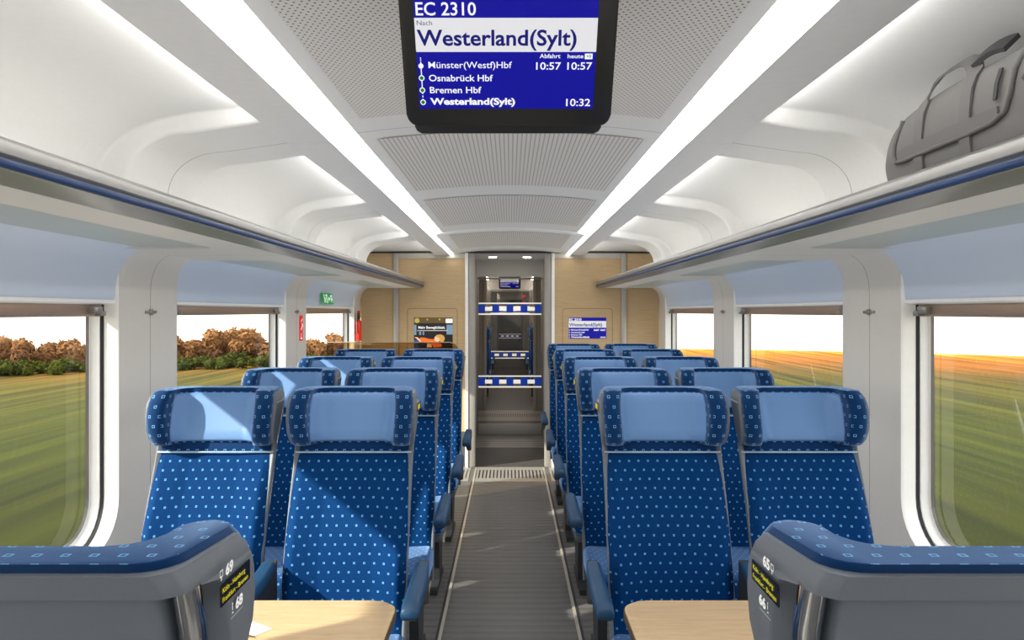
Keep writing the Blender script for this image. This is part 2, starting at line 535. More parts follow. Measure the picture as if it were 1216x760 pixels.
def foliage(name, mat, clumps, size, per, label, cat, kind=None):
    """leafy crowns: many small leaf faces scattered through rounded clumps round a darker core"""
    V, F = [], []
    for cx, cy, cz, rx, rz in clumps:
        b0 = len(V)
        for i in range(6):
            for k in range(8):
                th = math.pi * (i + .5) / 6; ph = 2 * math.pi * k / 8
                d = .78 * (1 + .25 * noise.noise(Vector((cx + th * 2, cy + ph, cz))))
                V.append((cx + rx * d * math.sin(th) * math.cos(ph), cy + rx * d * math.sin(th) * math.sin(ph), cz + rz * d * math.cos(th)))
        for i in range(5):
            for k in range(8):
                F.append((b0 + i * 8 + k, b0 + i * 8 + (k + 1) % 8, b0 + (i + 1) * 8 + (k + 1) % 8, b0 + (i + 1) * 8 + k))
        F.append(tuple(b0 + k for k in range(8)))
        for _ in range(per):
            u = Vector((random.gauss(0, 1), random.gauss(0, 1), random.gauss(0, 1))).normalized()
            r = random.uniform(.72, 1.12)
            c = Vector((cx + u.x * rx * r, cy + u.y * rx * r, cz + u.z * rz * r))
            a = Vector((random.gauss(0, 1), random.gauss(0, 1), random.gauss(0, 1))).normalized()
            b = a.cross(u)
            if b.length < .1: continue
            b.normalize(); sz = size * random.uniform(.6, 1.3); n0 = len(V)
            for p, q in ((-1, -.6), (1, -.6), (1, .6), (-1, .6)): V.append(tuple(c + a * sz * p + b * sz * q))
            F.append((n0, n0 + 1, n0 + 2, n0 + 3))
    me = bpy.data.meshes.new(name); me.from_pydata(V, [], F); me.update()
    o = link_mesh(name, me, mat); o.location = (0, 0, -3.5)
    if kind: o['kind'] = kind
    return tag(o, label, cat)
def belt(n, a0, a1, r0, hlo, hhi, rlo, rhi, wave):
    out = []
    for i in range(n):
        a = math.radians(a0 + (a1 - a0) * i / (n - 1) + random.uniform(-.4, .4)); r = r0 + random.uniform(-2.5, 2.5)
        h = random.uniform(hlo, hhi) * (1 + wave * math.sin(i * .13) + wave * math.sin(i * .41)); R_ = random.uniform(rlo, rhi)
        out.append((r * math.sin(a), r * math.cos(a), max(.3, h - R_ * .6), R_, R_ * .8))
        if h > 1.2: out.append((r * math.sin(a), r * math.cos(a), h * .4, R_ * 1.1, h * .5))
    return out
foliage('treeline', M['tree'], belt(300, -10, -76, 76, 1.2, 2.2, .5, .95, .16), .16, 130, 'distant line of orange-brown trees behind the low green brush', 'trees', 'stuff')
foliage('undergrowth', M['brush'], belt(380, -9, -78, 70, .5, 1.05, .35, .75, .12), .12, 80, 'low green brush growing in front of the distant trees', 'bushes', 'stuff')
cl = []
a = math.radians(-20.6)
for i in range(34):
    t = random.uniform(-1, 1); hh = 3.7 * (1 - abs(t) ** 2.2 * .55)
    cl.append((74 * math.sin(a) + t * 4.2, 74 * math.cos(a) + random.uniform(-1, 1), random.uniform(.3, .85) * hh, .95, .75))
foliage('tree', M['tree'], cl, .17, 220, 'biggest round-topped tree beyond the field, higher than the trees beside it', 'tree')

# ------------------------------------------------------------------ shell of the carriage
YB, YE = -1.9, 7.04       # back and end of the saloon
WX = 1.46
fl = empty('floor'); struct(fl)
box('side_floor', (-1.6, YB, -.06), (-.338, 7.04, 0), M['floor'], fl)
box('side_floor', (.338, YB, -.06), (1.6, 7.04, 0), M['floor'], fl)
box('aisle_floor', (-.338, YB, -.06), (.338, 6.45, .001), M['floor'], fl)
box('vestibule_mat', (-.6, 7.04, -.06), (.6, 8.04, 0), M['floor_dark'], fl)
def grate(y0, y1, x):
    bm = bmesh.new(); h = (y1 - y0) / 2
    add_box(bm, (-x, -h, -.03), (x, h, .003))
    o = finish(bm, 'threshold_grate', M['grate'], fl); o.location = (0, (y0 + y1) / 2, 0)
    return o
grate(6.45, 7.04, .338)
for s in (-1, 1):
    bm = bmesh.new(); add_box(bm, (-.045, -.29, 0), (.045, .29, .003))
    o = finish(bm, 'threshold_grate', M['grate'], fl); o.location = (s * .42, 6.745, .001)
box('step_plate', (-.42, 8.04, -.03), (.42, 8.86, .004), M['ridged'], fl)
for k, s in enumerate((-1, 1)):
    t = struct(empty('trim_%d' % (k + 1)))
    x0 = s * .322
    lo, hi = sorted((x0 - s * .003, x0 + s * .012))
    box('chrome_strip', (lo, YB, 0), (hi, 7.02, .006), M['trimline'], t)
    lo, hi = sorted((x0 + s * .012, x0 + s * .025))
    box('black_strip', (lo, YB, 0), (hi, 6.45, .004), M['rubber'], t)

# side walls ---------------------------------------------------------------
MODS = [(-1.11, .91), (.91, 2.93), (2.93, 4.94), (4.94, 7.04)]
Z0, Z1 = .66, 1.585
def hole_of(j0, j1):
    a = j0 + .235; b = j1 - (.235 if j1 < 7 else .265)
    return a, b
def hole_ring(a, b, inset, n=8, top=1.72):
    return rpoly([(a + inset, Z0 + inset), (b - inset, Z0 + inset), (b - inset, top), (a + inset, top)], [.17 - inset, .17 - inset, .05, .05], n)

wn = 0
for side, sname in ((-1, 'left'), (1, 'right')):
    wall = struct(empty('wall_' + sname))
    # flat lower wall with window openings
    bm = bmesh.new()
    def loop(pts):
        vs = [bm.verts.new((side * WX, p[0], p[1])) for p in pts]
        return [bm.edges.new((vs[i], vs[(i + 1) % len(vs)])) for i in range(len(vs))]
    for j0, j1 in [(YB, -1.11)] + MODS:
        es = loop(rect(j0, 0, j1, 1.735))
        if j0 > -1.5:
            a, b = hole_of(j0, j1)
            es += loop(hole_ring(a, b, 0))
        bmesh.ops.triangle_fill(bm, use_beauty=True, edges=es)
    bmesh.ops.remove_doubles(bm, verts=bm.verts[:], dist=1e-5)
    for f in bm.faces:
        if f.normal.x * side > 0: f.normal_flip()
    finish(bm, 'wall_panel', M['wall'], wall, 0, recalc=False)
    # outer skin that keeps daylight out above the windows
    bm = bmesh.new()
    add_box(bm, (min(side * 1.62, side * 1.64), YB, 1.59), (max(side * 1.62, side * 1.64), 7.1, 2.3))
    add_box(bm, (min(side * 1.535, side * 1.64), YB, 1.59), (max(side * 1.535, side * 1.64), 7.1, 1.62))
    add_box(bm, (min(side * 1.62, side * 1.64), YB, -.1), (max(side * 1.62, side * 1.64), 7.1, Z0 - .01))
    finish(bm, 'outer_skin', M['wall'], wall, 0)
    # pillar heads that bend into the rack
    prof = catmull([(1.459, 1.50), (1.459, 1.60), (1.452, 1.66), (1.428, 1.715), (1.385, 1.748), (1.335, 1.757)], 18)
    for j, half0, half1 in [(-1.11, .235, .235), (.91, .235, .235), (2.93, .235, .235), (4.94, .235, .235), (7.04, .265, 0.)]:
        y0, y1 = j - half0, j + half1
        ys = [y0, y0 + .004, y0 + .012, y0 + .03, j - .0001, j + .0001] + ([y1 - .03, y1 - .012, y1 - .004, y1] if half1 else [])
        dep = [.028, .012, .003, 0, 0, 0, 0, .003, .012, .028]
        rings = []
        for yy, d in zip(ys, dep):
            R_ = []
            for i, p in enumerate(prof):
                q = prof[min(i + 1, len(prof) - 1)] - prof[max(i - 1, 0)]
                nrm = Vector((q.y, -q.x)).normalized()     # points outwards
                k = d * sstep(1.52, 1.60, p.y)
                R_.append((side * (p.x + abs(nrm.x) * k), yy, p.y + abs(nrm.y) * k))
            rings.append(R_)
        loft('pillar_head', rings, M['wall'], wall, cap=False, closed=False, smooth=60)
        if j < 6:     # small blind guides clipped across the joint
            bm = bmesh.new()
            xx = sorted((side * (WX - .006), side * (WX + .002)))
            add_box(bm, (xx[0], j - .045, 1.512), (xx[1], j + .045, 1.524), .002)
            add_box(bm, (xx[0] - .002, j - .012, 1.506), (xx[1] + .002, j + .012, 1.530), .002)
            finish(bm, 'blind_guide', M['silver'], wall)
    # windows
    for j0, j1 in MODS:
        wn += 1
        a, b = hole_of(j0, j1)
        W = struct(empty('window_%d' % wn))
        def ring(x, inset): return [(side * x, p[0], p[1]) for p in hole_ring(a, b, inset, top=1.72 if x < 1.52 else 1.6)]
        loft('window_reveal', [ring(WX, 0), ring(WX + .004, .002), ring(WX + .012, .004), ring(1.512, .007)], M['reveal'], W, cap=False, smooth=50)
        loft('window_gasket', [ring(1.512, .007), ring(1.512, .010), ring(1.520, .012), ring(1.524, .010)], M['rubber'], W, cap=False, smooth=0)
        loft('window_frame', [ring(1.524, .008), ring(1.524, .016), ring(1.530, .020), ring(1.552, .026), ring(1.556, .034)], M['reveal'], W, cap=False, smooth=40)
        loft('window_seal', [ring(1.556, .032), ring(1.551, .036), ring(1.56, .042)], M['steel'], W, cap=False, smooth=0)
        bm = bmesh.new(); bm.faces.new([bm.verts.new((side * 1.559, p[0], p[1])) for p in hole_ring(a, b, .035, top=1.6)])
        finish(bm, 'window_pane', M['glass'], W, 0, recalc=False)
        # roller blind: wound-up blind bar and its end clip
        xx = sorted((side * 1.505, side * 1.545))
        box('blind_bar', (xx[0], a + .03, 1.502), (xx[1], b - .03, 1.548), plain('bronze blind bar', '#a58f80', .35, .4), W, .006)
        for yy in (a + .075, b - .075):
            bm = bmesh.new(); xx = sorted((side * 1.482, side * 1.51))
            add_box(bm, (xx[0], yy - .045, 1.512), (xx[1], yy + .01, 1.538), .003)
            add_box(bm, (xx[0] - .004, yy + .0, 1.504), (xx[1], yy + .03, 1.522), .003)
            finish(bm, 'blind_clip', M['silver'], W)
        # blue-grey valance
        vp = catmull([(1.50, 1.553), (1.482, 1.556), (1.473, 1.575), (1.470, 1.62), (1.458, 1.67), (1.432, 1.718), (1.395, 1.745), (1.34, 1.760)], 24)
        lipp = [(1.53, 1.549), (1.488, 1.546), (1.472, 1.552), (1.4715, 1.563), (1.50, 1.566)]
        loft('window_valance', [[(side * p.x, yy, p.y) for p in vp] for yy in (a - .03, b + .03)], M['valance'], W, cap=False, closed=False, smooth=60)
        loft('valance_lip', [[(side * x, yy, z) for x, z in lipp] for yy in (a - .004, b + .004)], M['reveal'], W, cap=False, closed=False, smooth=60)

# ceiling ------------------------------------------------------------------
ceil = struct(empty('ceiling'))
def arch(x): return 2.135 - .03 * (x / .47) ** 2
def sheet(name, xs, ys, zf, mat, parent):
    bm = bmesh.new()
    V = [[bm.verts.new((x, y, zf(x, y))) for x in xs] for y in ys]
    for i in range(len(ys) - 1):
        for j in range(len(xs) - 1):
            bm.faces.new((V[i][j], V[i + 1][j], V[i + 1][j + 1], V[i][j + 1]))
    return finish(bm, name, mat, parent, 60, recalc=False)
xs = [-.55 + k * 1.1 / 24 for k in range(25)]
sheet('center_panel', xs, [YB, 5.30], lambda x, y: arch(x), M['ceil'], ceil)
sheet('center_panel', xs, [5.30, 5.31, 7.06], lambda x, y: arch(x) - (.012 if y > 5.305 else 0), M['ceil'], ceil)
xs = [-.455 + k * .91 / 20 for k in range(21)]
for y0, y1, mt, nm in ((-.7, .58, 'perf_dots', 'perforated_panel'), (.92, 2.19, 'perf_dots', 'perforated_panel'), (2.45, 3.50, 'perf_slots', 'slotted_panel'), (3.80, 4.95, 'perf_slots', 'slotted_panel'), (5.42, 6.60, 'perf_slots', 'slotted_panel')):
    dz = .014 if y0 > 5.3 else .0025
    sheet(nm, xs, [y0, y1], lambda x, y: arch(x) - dz, M[mt], ceil)

rib = [(.60, 2.090), (.72, 2.070), (.90, 2.044), (1.00, 2.030), (1.070, 1.992), (1.107, 1.935), (1.116, 1.86), (1.116, 1.775)]
bay = [(.60, 2.118), (.735, 2.112), (.92, 2.092), (1.04, 2.064), (1.125, 2.018), (1.18, 1.95), (1.20, 1.86), (1.20, 1.775)]
NS = 96
bay_end = [(.608, 2.10), (.745, 2.108), (.95, 2.108), (1.2, 2.106), (1.36, 2.10), (1.425, 2.06), (1.44, 1.96), (1.44, 1.775)]
ribc = catmull(rib, NS); bayc = catmull(bay, NS); bayec = catmull(bay_end, NS)
Lr = sum((b - a).length for a, b in zip(ribc, ribc[1:]))
s_lip = .085
BAYS = [(-2.3, -.72), (-.72 + .44, .48), (.94, 2.10), (2.54, 3.66), (4.14, 5.27), (5.60, 8.2)]
def bay_mask(y, s):
    best = 0.
    for y0, y1 in BAYS:
        hx = (y1 - y0) / 2; cx = (y0 + y1) / 2
        r = .07
        qx = abs(y - cx) - hx + r; qs = (s_lip - s) + r       # bay is open towards the rack
        d = math.hypot(max(qx, 0), max(qs, 0)) + min(max(qx, qs), 0) - r
        best = max(best, sstep(.0, .022, -d))
    return best
ys = []
y = YB
while y < 7.06:
    near = min(min(abs(y - a), abs(y - b)) for a, b in BAYS)
    ys.append(y); y += .006 if near < .04 else (.012 if near < .13 else .04)
ys.append(7.06)
for side in (-1, 1):
    bm = bmesh.new(); V = []
    for y in ys:
        row = []
        for i in range(NS):
            s = i / (NS - 1) * Lr
            k = bay_mask(y, s)
            p = ribc[i].lerp(bayec[i] if y > 5.5 else bayc[i], k)
            row.append(bm.verts.new((side * p.x, y, p.y)))
        V.append(row)
    for i in range(len(V) - 1):
        for j in range(NS - 1):
            f = (V[i][j], V[i][j + 1], V[i + 1][j + 1], V[i + 1][j])
            bm.faces.new(f if side < 0 else f[::-1])
    finish(bm, 'vault_panel', M['ceil'], ceil, 75, recalc=False)
    # cove lights hidden behind the bay lips
    bm = bmesh.new()
    for y0, y1 in BAYS:
        if y1 < -.5: continue
        y1 = min(y1, 7.0)
        vs = [bm.verts.new(p) for p in ((side * .716, y0 + .06, 2.077), (side * .716, y1 - .05, 2.077), (side * .716, y1 - .05, 2.096), (side * .716, y0 + .06, 2.096))]
        bm.faces.new(vs)
    finish(bm, 'cove_light', M['cove'], ceil, 0, recalc=False)
    lp_ = [(.582, 2.070), (.65, 2.0695), (.715, 2.0665), (.721, 2.0675), (.723, 2.073), (.66, 2.088), (.582, 2.090)]
    # (thin sheet between light strip and bays; the cove lights sit on its upper side)
    for a_, b_ in zip([YB] + CEIL_J, CEIL_J + [7.03]):
        extrude_profile('lip_panel', [(side * x, z) for x, z in lp_], a_ + .001, b_ - .001, M['white_ceil'], ceil, smooth=30)
# roof above everything
box('roof', (-1.64, YB, 2.25), (1.64, 7.1, 2.3), M['ceil'], ceil)
lab = {-1: 'long white LED ceiling strip above the sunlit seats on the poster side', 1: 'long white LED ceiling strip on the side with the grey bag'}
for side in (-1, 1):
    prof = [(side * .500, 2.1005), (side * .540, 2.0900), (side * .578, 2.0705), (side * .5815, 2.0715), (side * .5815, 2.125), (side * .500, 2.125)]
    o = extrude_profile('light_strip', prof, YB, 7.03, M['strip'])
    tag(o, lab[side], 'light', 'ceiling light strips')

# back wall behind the camera, end wall with doorway -------------------------------
struct(box('wall_back', (-1.62, YB - .05, 0), (1.62, YB, 2.25), M['wall']))
we = struct(empty('wall_end'))
for s in (-1, 1):
    lo, hi = sorted((s * .43, s * 1.47))
    box('wood_panel', (lo, 7.045, .35), (hi, 7.09, 2.16), M['wood'], we)
    box('plinth', (lo, 7.04, 0), (hi, 7.09, .35), M['shell_dark'], we)
    lo, hi = sorted((s * .405, s * .436))
    box('white_post', (lo, 7.02, .0), (hi, 7.09, 2.09), M['white'], we, .004)
    lo, hi = sorted((s * .338, s * .405))
    box('metal_post', (lo, 7.03, 0), (hi, 7.12, 2.09), M['post'], we, .012)
    lo, hi = sorted((s * 1.085, s * 1.135))
    box('silver_post', (lo, 7.02, .35), (hi, 7.06, 2.088), M['silver_post'], we, .008)
    lo, hi = sorted((s * .437, s * 1.085))
    box('top_strip', (lo, 7.03, 2.040), (hi, 7.06, 2.088), M['grey_strip'], we)
    # rounded groove around the built-in screen
    cx = s * .757
    outer = rrect(cx - .245, 1.02, cx + .245, 1.552, .03); inner = rrect(cx - .241, 1.024, cx + .241, 1.548, .027)
    bm = bmesh.new()
    A = [bm.verts.new((p[0], 7.0435, p[1])) for p in outer]; B = [bm.verts.new((p[0], 7.0435, p[1])) for p in inner]
    for i in range(len(A)):
        k = (i + 1) % len(A); bm.faces.new((A[i], A[k], B[k], B[i]))
    finish(bm, 'groove', M['woodgroove'], we, 0)
    # passage beyond the opening
    lo, hi = sorted((s * .41, s * .46))
    box('passage_wall', (lo, 7.12, 0), (hi, 8.86, 2.16), M['passage'], we)
box('dark_gap', (-1.46, 7.035, 2.088), (1.46, 7.05, 2.11), M['dark'], we)
box('passage_ceiling', (-.46, 7.09, 2.15), (.46, 8.9, 2.2), M['headerpanel'], we)

# ------------------------------------------------------------------ doors
def door(name, Y, parts_only=False):
    d = struct(empty(name, (0, Y, 0)))
    hw, top = .40, 1.93
    bm = bmesh.new(); bm.faces.new([bm.verts.new(p) for p in ((-hw, 0, .14), (hw, 0, .14), (hw, 0, top), (-hw, 0, top))])
    finish(bm, 'door_pane', M['doorglass'], d, 0, recalc=False)
    bm = bmesh.new()
    for s in (-1, 1):
        lo, hi = sorted((s * .388, s * .404)); add_box(bm, (lo, -.012, .02), (hi, .012, top), .003)
    add_box(bm, (-.404, -.012, top - .012), (.404, .012, top + .01), .003)
    finish(bm, 'door_frame', M['steel'], d)
    box('kick_plate', (-.40, -.01, .0), (.40, .01, .14), M['post'], d, .002)
    box('lintel_panel', (-.46, -.02, top + .02), (.46, .04, 2.2), M['headerpanel'], d)
    for s in (-1, 1):
        lo, hi = sorted((s * .408, s * .46)); box('door_post', (lo, -.03, 0), (hi, .03, top + .03), M['doordark'], d, .004)
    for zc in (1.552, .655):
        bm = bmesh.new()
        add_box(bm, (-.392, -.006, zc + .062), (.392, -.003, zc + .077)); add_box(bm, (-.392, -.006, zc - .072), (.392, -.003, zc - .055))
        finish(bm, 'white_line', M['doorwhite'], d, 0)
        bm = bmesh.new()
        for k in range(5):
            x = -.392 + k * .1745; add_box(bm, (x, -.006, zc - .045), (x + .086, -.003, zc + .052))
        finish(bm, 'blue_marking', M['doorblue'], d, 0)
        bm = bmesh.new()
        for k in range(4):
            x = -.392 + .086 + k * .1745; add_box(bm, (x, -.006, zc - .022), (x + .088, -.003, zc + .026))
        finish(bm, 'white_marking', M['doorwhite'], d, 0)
    return d
door1 = door('door_1', 8.9)

# spotlights in the passage ceiling
for s in (-1, 1):
    bm = bmesh.new(); lathe_bm(bm, [(.0, -.004), (.042, -.004), (.05, 0), (.05, .01), (0, .01)], 20)
    t = thing('ceiling_spotlight', 'small round ceiling spotlight above the glass door, on the side %s' % ('of the poster' if s < 0 else 'of the destination screen'), 'light', (s * .20, 8.35, 2.148), group='passage spotlights')
    finish(bm, 'lens', M['spot'], t)
    bm = bmesh.new(); lathe_bm(bm, [(.05, 0), (.05, -.006), (.058, -.006), (.060, 0), (.05, .0)], 20); finish(bm, 'rim', M['steel'], t)

# ------------------------------------------------------------------ luggage racks
def rack(side, label):
    t = thing('luggage_rack', label, 'luggage rack', (0, 0, 0))
    S = side
    def P(l): return [(S * x, z) for x, z in l]
    extrude_profile('rail', P(rpoly([(.838, 1.780), (.842, 1.806), (.862, 1.818), (.895, 1.812), (.90, 1.79), (.86, 1.775)], [.006, .01, .012, .01, .004, .004], 5)), YB + .02, 7.03, M['silver'], t)
    extrude_profile('rail_groove', P([(.841, 1.774), (.841, 1.781), (.86, 1.781), (.86, 1.774)]), YB + .02, 7.03, M['dark'], t)
    extrude_profile('blue_strip', P(rpoly([(.836, 1.760), (.836, 1.775), (.87, 1.777), (.87, 1.760)], .004, 3)), YB + .02, 7.025, M['blue_strip'], t)
    extrude_profile('rail_underside', P([(.840, 1.757), (.842, 1.7615), (.93, 1.765), (.93, 1.7495), (.905, 1.748)]), YB + .02, 7.03, M['silver'], t)
    # shelf body
    extrude_profile('shelf', P([(.86, 1.763), (.86, 1.79), (1.43, 1.795), (1.43, 1.765)]), YB + .02, 7.03, M['wall'], t, smooth=20)
    # white underside with openings for the glass
    bm = bmesh.new()
    edges = [(YB + .02, -1.11 - .0)] + [(a, b) for a, b in MODS]
    for a, b in edges:
        def lp(pts, z=1.7565):
            vs = [bm.verts.new((S * x, y, z - (x - .93) * 0.0)) for x, y in pts]
            return [bm.edges.new((vs[i], vs[(i + 1) % len(vs)])) for i in range(len(vs))]
        b2 = min(b, 7.03)
        es = lp(rect(.92, a, 1.40, b2))
        if a > -1.5: es += lp(rpoly(rect(1.075, a + .30, 1.385, b2 - .30), .05, 5))
        bmesh.ops.triangle_fill(bm, use_beauty=True, edges=es)
    ret = bmesh.ops.extrude_face_region(bm, geom=bm.faces[:])
    for v in ret['geom']:
        if isinstance(v, bmesh.types.BMVert): v.co.z -= .008
    finish(bm, 'underside', M['wall'], t, 30)
    for a, b in MODS:
        b2 = min(b, 7.03)
        lo, hi = sorted((S * 1.07, S * 1.39))
        box('glass_panel', (lo, a + .29, 1.7555), (hi, b2 - .29, 1.762), M['rack_glass'], t)
    for a_, b_ in ([(-1.2, 6.95)] if S < 0 else [(-1.2, .8), (1.95, 6.95)]):
        lo, hi = sorted((S * .905, S * .925))
        box('uplight', (lo, a_, 1.796), (hi, b_, 1.801), M['uplight'], t)
    return t
rack(-1, 'silver luggage rack with blue edge strip over the sunlit seats, empty')
rack(1, 'silver luggage rack with blue edge strip carrying a grey duffel bag')

# ------------------------------------------------------------------ seats
YF = [(.30, -.28), (.40, -.272), (.46, -.258), (.6, -.228), (.75, -.188), (.9, -.128), (1.0, -.085), (1.04, -.07), (1.24, 0.)]
def yf(z): return interp(YF, z)
WL = [(1.0, .008), (1.046, .010), (1.0485, .06), (1.06, .082), (1.10, .112), (1.14, .126), (1.19, .130), (1.22, .122), (1.24, .108)]
def wl(z): return interp(WL, z)
HW = [(.98, .206), (1.046, .207), (1.0485, .212), (1.10, .218), (1.17, .223), (1.21, .221), (1.24, .214)]
def hw(z): return interp(HW, z)
TB = [(.98, .035), (1.185, .035), (1.199, .063), (1.24, .063)]
def tb(z): return interp(TB, z)

def make_seat(name, aisle, texts=None):
    """seat facing -Y, base on the floor; aisle is +1/-1 for the side of the aisle, 0 for a window seat"""
    r = empty(name)
    # headrest: a U of upholstery
    rings = []
    for z in (1.021, 1.03, 1.046, 1.0485, 1.055, 1.065, 1.08, 1.10, 1.13, 1.16, 1.185, 1.199, 1.22, 1.24):
        h, L, f = hw(z), wl(z), yf(z); b = f + tb(z); t = .066
        q = h - .022
        pts = [(h, f - L), (q, b), (-q, b), (-h, f - L), (-h + t, f - L), (-h + t + .006, f), (h - t - .006, f), (h - t, f - L)]
        rings.append([(p.x, p.y, z) for p in rpoly(pts, [.028, .05, .05, .028, .03, .05, .05, .03], 6)])
    loft('headrest', rings, M['fab_head'], r, smooth=50, bevel=.011)
    # light blue head pad
    rings = []
    for z in (1.056, 1.059, 1.066, 1.10, 1.15, 1.19, 1.212, 1.220, 1.223):
        e = .012 if z in (1.056, 1.223) else (.005 if z in (1.059, 1.220) else 0)
        a = hw(z) - .064; f = yf(z); Lp = min(.062, wl(z) * .62)
        w_ = .010 - e * .8
        pts = [(a, f - Lp + e), (a, f + .012), (-a, f + .012), (-a, f - Lp + e), (-a + w_, f - Lp + e), (-a + .04, f - .018 + e), (a - .04, f - .018 + e), (a - w_, f - Lp + e)]
        rings.append([(p.x, p.y, z) for p in rpoly(pts, [.006, .01, .01, .006, .006, .05, .05, .006], 6)])
    loft('head_pad', rings, M['pad'], r, smooth=60, bevel=.003)
    # backrest cushion with side bolsters
    rings = []
    for z in (.43, .44, .47, .53, .6, .68, .75, .82, .9, .96, 1.008, 1.017):
        h = .207 + .004 * math.sin(min(1, (z - .43) / .5) * math.pi); f = yf(z); b = f + .034
        e = .010 if z in (1.017,) else (.004 if z == 1.008 else 0)
        bol = .026 * sstep(.45, .6, z) * (1 - sstep(.85, 1.0, z)) + .006
        lum = .012 * math.exp(-((z - .72) / .12) ** 2)
        pts = [(h, b), (-h, b), (-h, f + e), (-h + .03, f - bol + e), (-h + .085, f - bol * .5 + e), (-h + .12, f - lum + e), (h - .12, f - lum + e), (h - .085, f - bol * .5 + e), (h - .03, f - bol + e), (h, f + e)]
        rings.append([(p.x, p.y, z) for p in rpoly(pts, [.01, .01, .02, .02, .05, .05, .05, .05, .02, .02], 5)])
    loft('backrest', rings, M['fab'], r, smooth=50)
    f = yf(1.019)
    pts = [(-.2095, f + .03, 1.019), (-.2095, f + .004, 1.019), (-.203, f - .007, 1.019), (-.1, f - .009, 1.019), (0, f - .009, 1.019), (.1, f - .009, 1.019), (.203, f - .007, 1.019), (.2095, f + .004, 1.019), (.2095, f + .03, 1.019)]
    tube('piping', pts, .0034, M['piping'], r, 6)
    # shell: a U of grey plastic, full depth at the top band, set back below it
    rings = []
    for z in (.30, .42, .55, .7, .85, .97, 1.03, 1.046, 1.05, 1.07, 1.10, 1.14, 1.175, 1.188, 1.196, 1.1995, 1.202, 1.215, 1.225, 1.229):
        base = hw(max(z, .98))
        o_ = .0075 if z < 1.224 else .004
        L = max(wl(z) - .028, -.016)
        f_ = yf(z); h = base + o_; q = h - .022
        full = z >= 1.1995
        if full:        # band round the top: full depth at the rear corner
            A, B_, C_ = (q + .008, f_ + .030), (q + .001, f_ + .060), (q - .018, f_ + .075)
        else:           # below the band the corner is cut away for the grab handle
            rr = sstep(1.1995, 1.165, z)
            A, B_, C_ = (h - .003, f_ + .004 - .012 * rr), (.180, f_ + .022 - .01 * rr), (.177, f_ + .066)
        hi = base - .012; ib = f_ + .028
        pts = [(h, f_ - L), A, B_, C_, (-C_[0], C_[1]), (-B_[0], B_[1]), (-A[0], A[1]), (-h, f_ - L), (-hi, f_ - L + .004), (-hi + .02, ib - .02), (-.17, ib), (.17, ib), (hi - .02, ib - .02), (hi, f_ - L + .004)]
        rings.append([(p.x, p.y, z) for p in rpoly(pts, [.006, .006, .012, .010, .010, .012, .006, .006, .003, .006, .02, .02, .006, .003], 4)])
    loft('shell', rings, M['shell'], r, smooth=32)
    # flat panel on the back of the shell
    rings = []
    for z in (.60, .62, .8, 1.0, 1.12, 1.135):
        b = yf(z) + .063
        e = .01 if z in (.60, 1.135) else 0
        pts = [(.165 - e, b - .01), (.165 - e, b + .012 - e), (-.165 + e, b + .012 - e), (-.165 + e, b - .01)]
        rings.append([(p.x, p.y, z) for p in rpoly(pts, [.004, .01, .01, .004], 4)])
    loft('back_panel', rings, M['shell_dark'], r, smooth=40)
    # seat cushion
    rings = []
    for y_, zt, zb in ((-.70, .425, .375), (-.697, .442, .36), (-.68, .456, .35), (-.62, .463, .345), (-.5, .462, .34), (-.35, .455, .34), (-.26, .452, .34)):
        pts = [(-.208, zb), (.208, zb), (.211, zt), (.10, zt - .006), (-.10, zt - .006), (-.211, zt)]
        rings.append([(p.x, y_, p.y) for p in rpoly(pts, [.03, .03, .03, .1, .1, .03], 5)])
    loft('seat_cushion', rings, M['fab_seat'], r, smooth=50, bevel=.008)
    bm = bmesh.new()
    add_box(bm, (-.2, -.66, .30), (.2, -.2, .345), .015)
    add_box(bm, (-.19, -.30, .26), (.19, -.18, .34), .015)
    finish(bm, 'seat_frame', M['shell_dark'], r)
    for s in (-1, 1):
        bm = bmesh.new()
        ringsL = []
        for z, y0, y1 in ((0., -.60, -.22), (.03, -.60, -.22), (.04, -.47, -.33), (.30, -.50, -.26)):
            ringsL.append([(s * .15 - .02, y0, z), (s * .15 + .02, y0, z), (s * .15 + .02, y1, z), (s * .15 - .02, y1, z)])
        loft_bm(bm, ringsL); finish(bm, 'leg', M['dark'], r, 20)
    # armrests
    def armrest(xc):
        rings = []
        for y_, zt, zb, wd in ((-.575, .652, .634, .044), (-.570, .660, .628, .052), (-.53, .667, .632, .056), (-.42, .670, .636, .056), (-.34, .675, .640, .054), (-.29, .684, .65, .050), (-.26, .69, .66, .046)):
            rings.append([(xc + p.x, y_, p.y) for p in rpoly([(-wd / 2, zb), (wd / 2, zb), (wd / 2, zt), (-wd / 2, zt)], [.008, .008, .016, .016], 5)])
        a = loft('armrest', rings, M['armpad'], r, smooth=50)
        rings = []
        for y_, zt, zb, wd in ((-.566, .632, .622, .044), (-.53, .634, .616, .046), (-.42, .638, .606, .044), (-.34, .643, .59, .040), (-.27, .66, .55, .036), (-.22, .68, .53, .034)):
            rings.append([(xc + p.x, y_, p.y) for p in rpoly([(-wd / 2, zb), (wd / 2, zb), (wd / 2, zt), (-wd / 2, zt)], [.01, .01, .003, .003], 4)])
        loft('arm_support', rings, M['dark'], a, smooth=50)
    if aisle:
        armrest(aisle * .268)
        armrest(-aisle * .245)
    # chrome grab handle in the recess at the rear corner(s)
    for s in ((aisle,) if aisle else (1,)):
        pts = []
        for z, dy in ((1.203, .036), (1.15, .037), (1.05, .039), (.93, .040), (.84, .040), (.80, .034), (.77, .012)):
            pts.append((s * (hw(max(z, 1.06)) - .021), yf(z) + dy, z))
        tube('grab_handle', pts, [.0165, .0165, .0165, .0165, .0165, .0165, .014], M['chrome'], r, 16)
